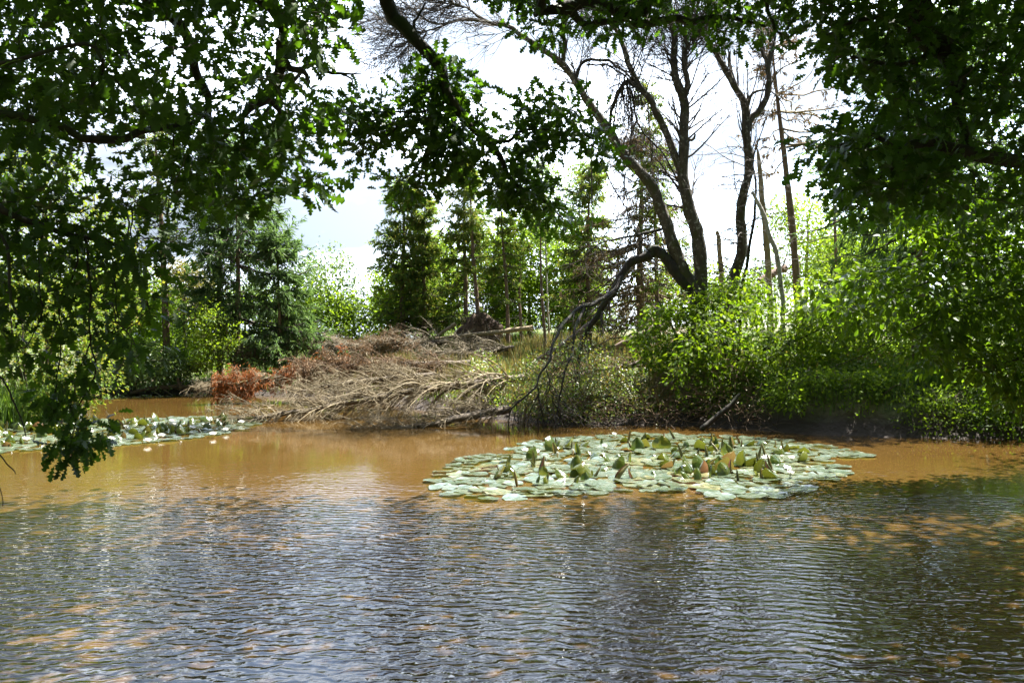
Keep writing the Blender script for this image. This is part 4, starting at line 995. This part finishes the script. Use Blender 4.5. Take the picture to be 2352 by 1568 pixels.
broad('young green tree between the snag and the Y-shaped tree', 1640, 27, [(1480, 640), (1540, 590), (1620, 610), (1680, 620), (1740, 630), (1740, 730), (1480, 730)], 170, 26, .22, .11, 'wood', tr=.06)
broad('rounded oak scrub leaning over the water, topmost sprays catching the sun', 1730, 16.4, [(1535, 850), (1560, 770), (1640, 710), (1720, 690), (1800, 712), (1880, 695), (1955, 725), (1985, 790), (1955, 845), (1905, 885), (1850, 925), (1760, 945), (1690, 980), (1620, 955), (1535, 930)], 430, 14, .105, .105, 'bush', 'oak_bush', 'bush', 'oakbark', .09, .95, 6, OAK, flat=.55)
broad('bright oak scrub round the foot of the bare trees', 1600, 17.6, [(1440, 780), (1500, 700), (1560, 675), (1640, 655), (1700, 628), (1760, 645), (1790, 700), (1700, 730), (1620, 780), (1560, 830), (1480, 850)], 260, 14, .105, .105, 'bush', 'oak_bush', 'bush', 'oakbark', .07, .8, 5, OAK, flat=.55)
broad('yellow-green sunlit bush behind the grassy right bank', 1960, 18.4, [(1800, 700), (1860, 640), (1960, 620), (2080, 640), (2140, 720), (2140, 850), (2000, 870), (1900, 850)], 330, 24, .17, .09, 'lime', 'leafy_bush', 'bush', tr=.07, stems=6, depth=1.2, tpl=OVAL)
broad('green bush in shade at the right end of the far bank', 2280, 15.6, [(2130, 700), (2250, 680), (2420, 680), (2420, 930), (2200, 900), (2130, 820)], 260, 26, .18, .09, 'wood', 'leafy_bush', 'bush', tr=.07, stems=5, depth=1.0, tpl=OVAL)
broad('straggling bramble and rose bush with pale leaves under the snapped limb', 1330, 16.3, [(1180, 870), (1250, 835), (1290, 785), (1350, 770), (1400, 805), (1440, 855), (1480, 900), (1545, 955), (1400, 970), (1250, 968), (1185, 930)], 330, 12, .13, .055, 'bramble', 'bramble_bush', 'bush', 'twig', .03, .8, 8, OVAL, twig='redtwig', r0=.01)
broad('thin rose bush in front of the second fallen trunk', 1200, 15.9, [(1130, 860), (1230, 830), (1290, 880), (1280, 960), (1190, 960), (1140, 910)], 70, 10, .13, .05, 'bramble', 'bramble_bush', 'bush', 'twig', .02, .5, 5, OVAL, twig='redtwig', r0=.01)
broad('low weedy bush rooted in the dark mud at the right waterline', 2180, 13.9, [(2060, 930), (2160, 890), (2250, 920), (2260, 990), (2150, 1000), (2080, 985)], 90, 12, .12, .06, 'wood', 'leafy_bush', 'bush', 'twig', .02, .4, 5, OVAL, r0=.01)
broad('low nettles and ferns growing over the edge of the dark mud bank', 1920, 14.7, [(1750, 885), (1850, 862), (1960, 855), (2070, 868), (2090, 925), (1960, 950), (1850, 945), (1770, 945)], 150, 13, .11, .075, 'wood', 'nettle_patch', 'plants', 'twig', .015, .45, 8, OVAL, r0=.008)
broad('dark shrub in deep shade at the right end of the waterline', 2340, 13.6, [(2250, 860), (2330, 840), (2460, 850), (2460, 1000), (2300, 1005), (2250, 960)], 130, 18, .15, .08, 'beech', 'leafy_bush', 'bush', 'twig', .03, .6, 5, OVAL, r0=.01)

# ------------------------------------------------------------------ fallen trees, logs, brush
fallen('mossy fallen trunk with comb-like dead branches reaching left into the water', [(1215, 868, 18.2, .10), (1100, 880, 17.9, .09), (1000, 893, 17.6, .078), (850, 915, 17.2, .062), (720, 940, 16.8, .045), (620, 955, 16.5, .045), (545, 962, 16.3, .02)], 210, 1.6)
fallen('smaller fallen trunk nearest the camera, its tip trailing in the brown water', [(1168, 940, 16.3, .085), (1120, 948, 16.1, .08), (1060, 960, 15.8, .07), (1005, 973, 15.5, .06), (940, 981, 15.3, .04), (800, 989, 15.1, .012)], 90, 1.0, bark='deadbark', L2=.28)
fallen('fallen spruce still carrying orange-red dead needles over the water', [(880, 840, 22.6, .11), (770, 846, 22.2, .10), (690, 858, 21.8, .085), (600, 872, 21.4, .06), (520, 884, 21, .035), (470, 886, 20.8, .015)], 95, .85, twig='twig', needle='red_needle', nbox=[(490, 548), (556, 600), (612, 634), (645, 680), (700, 745), (780, 800)], nn_=2, L2=.28)
fallen('fallen spruce with faded tan needles in the middle of the clearing', [(1080, 835, 22.4, .11), (960, 838, 22.2, .10), (860, 838, 22, .08), (760, 842, 21.8, .05), (690, 850, 21.6, .02)], 100, .95, bark='deadbark', twig='redtwig', needle='tan_needle', nn_=1, L2=.3)
fallen('grey bushy fallen spruce heaped behind the orange-red one', [(830, 796, 27, .10), (740, 797, 26.6, .09), (640, 800, 26.2, .07), (560, 806, 25.8, .03)], 150, .95, bark='deadbark', twig='graytwig', L2=.38, k3=34)
fallen('tan and grey fallen spruce at the crest of the clearing', [(1030, 785, 27.5, .10), (930, 790, 27.2, .09), (830, 795, 27, .06), (740, 800, 26.7, .02)], 125, 1.0, bark='deadbark', twig='graytwig', needle='tan_needle', nbox=[(800, 930)], nn_=1, L2=.36)
fallen('low heap of brown brushwood between the red and the mossy fallen trees', [(1000, 862, 19.6, .08), (880, 872, 19.4, .07), (760, 886, 19.2, .05), (680, 900, 19, .02)], 90, .8, bark='deadbark', twig='twig')
fallen('dead spruce top lying on the slope right of the crest', [(1180, 800, 25, .09), (1080, 806, 25, .07), (980, 812, 25, .03)], 110, 1.0, bark='deadbark', twig='graytwig', k2=8, k3=18)
fallen('tangle of thin dead branches lying on the slope below the snapped limb', [(1480, 830, 18.5, .05), (1400, 846, 18.3, .045), (1320, 856, 18.1, .03), (1260, 862, 18, .015)], 60, .8, bark='deadbark', twig='redtwig', k2=8, k3=14)

def log(label, pts, bark='snag', name='log', stubs=0):
    W = np.array([list(P(a, b_, Yq)) + [r] for a, b_, Yq, r in pts]); t = thing(name, label, 'log', W[0, :3]); g = G()
    d = nrm(W[0, :3] - W[1, :3]); e = nrm(W[-1, :3] - W[-2, :3])
    W = np.concatenate([[list(W[0, :3] + d * .004) + [.002]], W, [list(W[-1, :3] + e * .004) + [.002]]])
    a, r = limb(g, W[1:-1], K=18, sides=10, wob=.008)
    for p_, c in ((a[0], 0), (a[-1], 1)):
        n0 = g.n; ring = g.V[0].reshape(18, 10, 3)[0 if c == 0 else -1]; g.add(np.concatenate([ring, [p_]]), [[i, (i + 1) % 10, 10] for i in range(10)])
    g.build('trunk', M[bark], t)
    if stubs:
        g = G(); C, R = grow(a[None], r[None], stubs, .1, .95, .7, 1.2, .03, .07, 6, rr=.22, rmin=.008, bias=(0, 0, .4)); tubes(g, C, R, 5); g.build('stubs', M['graytwig'], t)
    return t
log('long pale debarked log in front of the upturned root plate', [(1000, 777, 28, .04), (1060, 771, 28, .06), (1130, 764, 28.1, .075), (1225, 752, 28.2, .09)], 'snag', stubs=22)
log('short broken pale log propped up left of the root plate', [(1000, 775, 29, .05), (1022, 759, 29, .06), (1046, 743, 29, .065)], 'snag')
log('slanting brown log on the slope behind the snapped limb', [(1235, 828, 20.5, .08), (1290, 795, 20.6, .08), (1355, 742, 20.8, .07)], 'deadbark', stubs=10)
log('pinkish broken log lying on the slope left of the oak scrub', [(1415, 797, 20, .07), (1450, 780, 20, .085), (1500, 757, 20.1, .09), (1540, 742, 20.2, .09)], 'pine', stubs=8)
log('broken log end sticking out behind the snag', [(1745, 646, 21.6, .09), (1775, 628, 21.8, .10), (1803, 615, 22, .10)], 'pine', stubs=8)
log('thin dead branch on the grass below the pinkish log', [(1400, 832, 18.8, .02), (1440, 842, 18.8, .035), (1490, 838, 18.8, .03), (1530, 832, 18.8, .012)], 'deadbark', stubs=12)
log('drift log along the far left shoreline', [(300, 902, 24, .04), (340, 893, 24.3, .06), (400, 888, 24.6, .07), (440, 890, 24.8, .06)], 'deadbark', stubs=10)
log('dark stick leaning from the oak scrub root into the water', [(1700, 905, 14.9, .03), (1660, 945, 14.8, .045), (1610, 985, 14.7, .05)], 'oakbark')
st_ = gp(447, 25.6); log('short reddish cut stump on the left lawn', [(447, 852, 25.6, .16), (447, 843, 25.6, .155), (447, 834, 25.6, .15)], 'pine', 'stump')
log('small broken post at the left shoreline beside the drift log', [(414, 892, 24.5, .06), (411, 880, 24.5, .05), (408, 868, 24.5, .03)], 'deadbark', 'stump')

# upturned root plate
b = P(1100, 762, 29.2); b[2] = gz(b[0], b[1]) + .12
t = thing('root_plate', 'upturned root plate of a toppled tree, a dark mat of soil and torn roots', 'root plate', b)
nu, nv = 26, 16; u, v = np.meshgrid(np.linspace(0, 2 * np.pi, nu, endpoint=False), np.linspace(0, np.pi, nv))
rad = 1 + .16 * np.sin(3 * u + 2 * v) + .10 * np.sin(7 * u - 3 * v) + rng.normal(0, .05, u.shape)
X = np.stack([b[0] + .78 * rad * np.sin(v) * np.cos(u) * (1 - .25 * np.cos(v)), b[1] + .30 * rad * np.sin(v) * np.sin(u), b[2] + .42 + .66 * rad * np.cos(v)], -1)
g = G(); I = np.arange(nu * nv).reshape(nv, nu); g.add(X, np.stack([I[:-1], np.roll(I[:-1], -1, 1), np.roll(I[1:], -1, 1), I[1:]], -1).reshape(-1, 4)); g.build('soil', M['root'], t)
a = U(0, 6.283, 170); r0 = U(.2, 1, 170) ** .5
p0 = np.stack([b[0] + .66 * r0 * np.cos(a), b[1] - .24 * np.sqrt(np.clip(1 - r0 ** 2, 0, 1)) - .02, b[2] + .42 + .6 * r0 * np.sin(a)], 1); d = np.stack([np.cos(a), -.5 + 0 * a, np.sin(a) * .8], 1)
pts = [p0]
for k in range(5): d = nrm(d + rng.normal(0, .28, (170, 3)) + [0, 0, -.18]); pts.append(pts[-1] + d * U(.03, .11, (170, 1)))
g = G(); tubes(g, np.stack(pts, 1), U(.008, .02, (170, 1)) * np.linspace(1, .25, 6), 4); g.build('roots', M['rootwood'], t)

# ------------------------------------------------------------------ ground cover
def blades(n, x0, x1, y0, y1, h, mat, name, label, cond, w=.014, bend=.5, clump=None):
    if clump:
        c = np.stack([U(x0, x1, clump), U(y0, y1, clump)], 1); k = rng.integers(0, clump, n); q = c[k] + rng.normal(0, .16, (n, 2))
    else: q = np.stack([U(x0, x1, n), U(y0, y1, n)], 1)
    s = sdist(q[:, 0], q[:, 1]); ok = cond(q[:, 0], q[:, 1], s); q = q[ok]; n = len(q)
    z = height(q[:, 0], q[:, 1]); hh = h * U(.5, 1.25, n); a = U(0, 6.283, n); l = bend * hh * U(.1, 1, n)
    dx, dy = np.cos(a), np.sin(a); b_ = np.stack([q[:, 0], q[:, 1], z - .02], 1); sd_ = np.stack([-dy, dx, 0 * a], 1) * w
    m_ = b_ + np.stack([dx * l * .35, dy * l * .35, hh * .6], 1); e = b_ + np.stack([dx * l, dy * l, hh], 1)
    V = np.stack([b_ - sd_, b_ + sd_, m_ + sd_ * .75, m_ - sd_ * .75, e], 1); o = (np.arange(n) * 5)[:, None]
    g = G(); g.add(V, np.array([[0, 1, 2, 3]]) + o); g.F.append((np.array([[3, 2, 4]]) + o, 0))
    ob = g.build(name, M[mat], smooth=False); tag(ob, label, name.replace('_', ' '), None, 'stuff')
blades(60000, -15, 15, 13.0, 36, .20, 'grass', 'grass', 'green grass over the far banks', lambda x, y, s: (s > .25) & (np.sin(x * 1.3 + y * .7) + np.sin(y * 1.9 - x) > -.9), .013)
blades(26000, -5, 6, 16, 32, .42, 'rush', 'rushes', 'tan and green rushes on the slope of the clearing', lambda x, y, s: (s > .6), .011, .35, 420)
blades(15000, 3.8, 10, 13.4, 18, .24, 'grass', 'tall_grass', 'tall bright grass on top of the right bank', lambda x, y, s: (s > .45), .010, .6, 300)
blades(3600, -11, -8.6, 14.5, 18, .75, 'grass', 'sedge', 'dark sedge along the left waterline', lambda x, y, s: (s > -.25) & (s < .5), .012, .5, 60)
# leafy undergrowth and dead stems along the banks
def herb(n, x0, x1, y0, y1, hmax, size, mat, name, label, cond):
    q = np.stack([U(x0, x1, n), U(y0, y1, n)], 1); s = sdist(q[:, 0], q[:, 1]); q = q[cond(q[:, 0], q[:, 1], s)]; n = len(q)
    mod = .35 + .65 * np.abs(np.sin(q[:, 0] * 2.1) * np.sin(q[:, 1] * 1.7 + q[:, 0]))
    z = height(q[:, 0], q[:, 1]) + U(0, 1, n) * hmax * mod; g = G()
    put(g, OVAL, np.stack([q[:, 0], q[:, 1], z], 1), rng.normal(0, 1, (n, 3)) + [0, -.3, .1], rng.normal(0, .5, (n, 3)) + [0, 0, 1], size * U(.6, 1.3, n))
    tag(g.build(name, M[mat], smooth=False), label, name.replace('_', ' '), None, 'stuff')
herb(26000, -3, 8, 15, 24, .55, .07, 'bramble', 'undergrowth', 'low leafy undergrowth along the middle bank', lambda x, y, s: (s > .1) & (s < 4.5) & (x > -1.5))
herb(16000, 4, 12, 13, 22, .45, .07, 'wood', 'weeds', 'leafy weeds on the right bank', lambda x, y, s: s > .25)
herb(14000, -15, -6, 14, 30, .6, .075, 'wood', 'left_undergrowth', 'leafy undergrowth along the left shore', lambda x, y, s: (s > .1) & (s < 4) & ((x < -9.6) | (y > 25)))
n = 1500; x = U(.2, 4.6, n); y = U(14.6, 17.6, n); s = sdist(x, y); k = (s > -.15) & (s < 1.3); x, y = x[k], y[k]; n = len(x)
p0 = np.stack([x, y, height(x, y) - .03 + U(0, .4, n)], 1); d = nrm(rng.normal(0, 1, (n, 3)) * [1, .7, .5] + [0, -.3, .35]); pts = [p0]
for k in range(6): d = nrm(d + rng.normal(0, .22, (n, 3)) + [0, 0, -.16]); pts.append(pts[-1] + d * U(.06, .16, (n, 1)))
Pq = np.stack(pts, 1); Pq[:, :, 2] = np.maximum(Pq[:, :, 2], -.03)
g = G(); tubes(g, Pq, U(.004, .010, (n, 1)) * np.linspace(1, .5, 7), 3); tag(g.build('dead_stems', M['redtwig']), 'tangle of brown dead stems along the middle waterline', 'dead stems', None, 'stuff')
n = 170; x = U(4.6, 9, n); y = U(13.2, 15.6, n); s = sdist(x, y); k = (s > -.1) & (s < .9); x, y = x[k], y[k]; n = len(x)
p0 = np.stack([x, y, height(x, y) + .02], 1); d = nrm(rng.normal(0, 1, (n, 3)) * [1, .6, .4] + [0, -.5, -.2]); pts = [p0]
for k in range(5): d = nrm(d + rng.normal(0, .25, (n, 3)) + [0, 0, -.10]); pts.append(pts[-1] + d * U(.04, .12, (n, 1)))
Pq = np.stack(pts, 1); Pq[:, :, 2] = np.maximum(Pq[:, :, 2], -.03)
g = G(); tubes(g, Pq, U(.004, .012, (n, 1)) * np.linspace(1, .4, 6), 3); tag(g.build('bank_roots', M['rootwood']), 'bare roots and twigs poking out of the right mud bank', 'roots', None, 'stuff')

# ------------------------------------------------------------------ the wood beyond
def proto_tree(seed, leaf, h, w_, n, per, size):
    global rng, U
    t = thing('woodland_tree', 'x', 'tree', (0, 0, 0)); w, tw, lf = G(), G(), G()
    a, r = limb(w, [[0, 0, -.2, .16], [.1, 0, h * .3, .13], [-.05, .1, h * .6, .09], [.05, 0, h * .92, .02]], K=16, sides=7, wob=.03)
    c = nrm(rng.normal(0, 1, (9, 3))) * [w_ * .55, w_ * .55, h * .36] + [0, 0, h * .48]
    k = rng.integers(0, 9, n); T = c[k] + nrm(rng.normal(0, 1, (n, 3))) * U(.4, 1, (n, 1)) * [w_ * .5, w_ * .5, h * .2]
    low = U(0, 1, n) < .25; T[low, 2] = U(.2, 2.6, low.sum()); T[low, :2] *= 1.25
    T[:, 2] = np.where(T[:, 2] < .3, U(.2, 1.6, n), T[:, 2]).clip(.2, h)
    d, PP = connect(tw, a[4:], T, r0=.035, r1=.006, sides=3, K=5)
    rosettes(lf, DIAM, T, d, per, .32, size); w.build('trunk', M['alder'], t); tw.build('branch_sprays', M['darktwig'], t); lf.build('leaves', M[leaf], t, smooth=False)
    return t
protos = [proto_tree(1, 'wood', 7.5, 2.6, 230, 26, .18), proto_tree(2, 'beech', 8.5, 2.8, 240, 26, .18), proto_tree(3, 'pale', 7, 2.3, 200, 22, .17)]
spots = []
for row, (Yr, dx) in enumerate(((37, 3.1), (43, 3.4), (50, 4.2))):
    x = -Yr * .78
    while x < Yr * .78:
        px = CX + x / Yr * FPX
        spots.append((x + U(-.8, .8), Yr + U(-1.5, 1.5), px)); x += dx * U(.8, 1.2)
first = [True] * 3
LB = ['mid green leafy tree among the wood beyond the clearing', 'deep green leafy tree among the wood beyond the clearing', 'pale leafy tree among the wood beyond the clearing']
for x, y, px in spots:
    k = int(rng.choice(3, p=[.45, .33, .22])); s = U(.75, 1.05)
    s *= .58 if px < 640 else .40 if px < 850 else .50 if px < 1420 else .40 if px < 1760 else .72
    if first[k]: o = protos[k]; first[k] = False
    else:
        o = protos[k].copy(); COL.objects.link(o)
        for ch in list(protos[k].children): c = ch.copy(); COL.objects.link(c); c.parent = o
    o.location = (x, y, gz(x, y)); o.rotation_euler = (0, 0, U(0, 6.28)); o.scale = (s, s, s)
    o['label'] = LB[k]; o['group'] = ('mid green', 'deep green', 'pale')[k] + ' trees of the wood beyond'
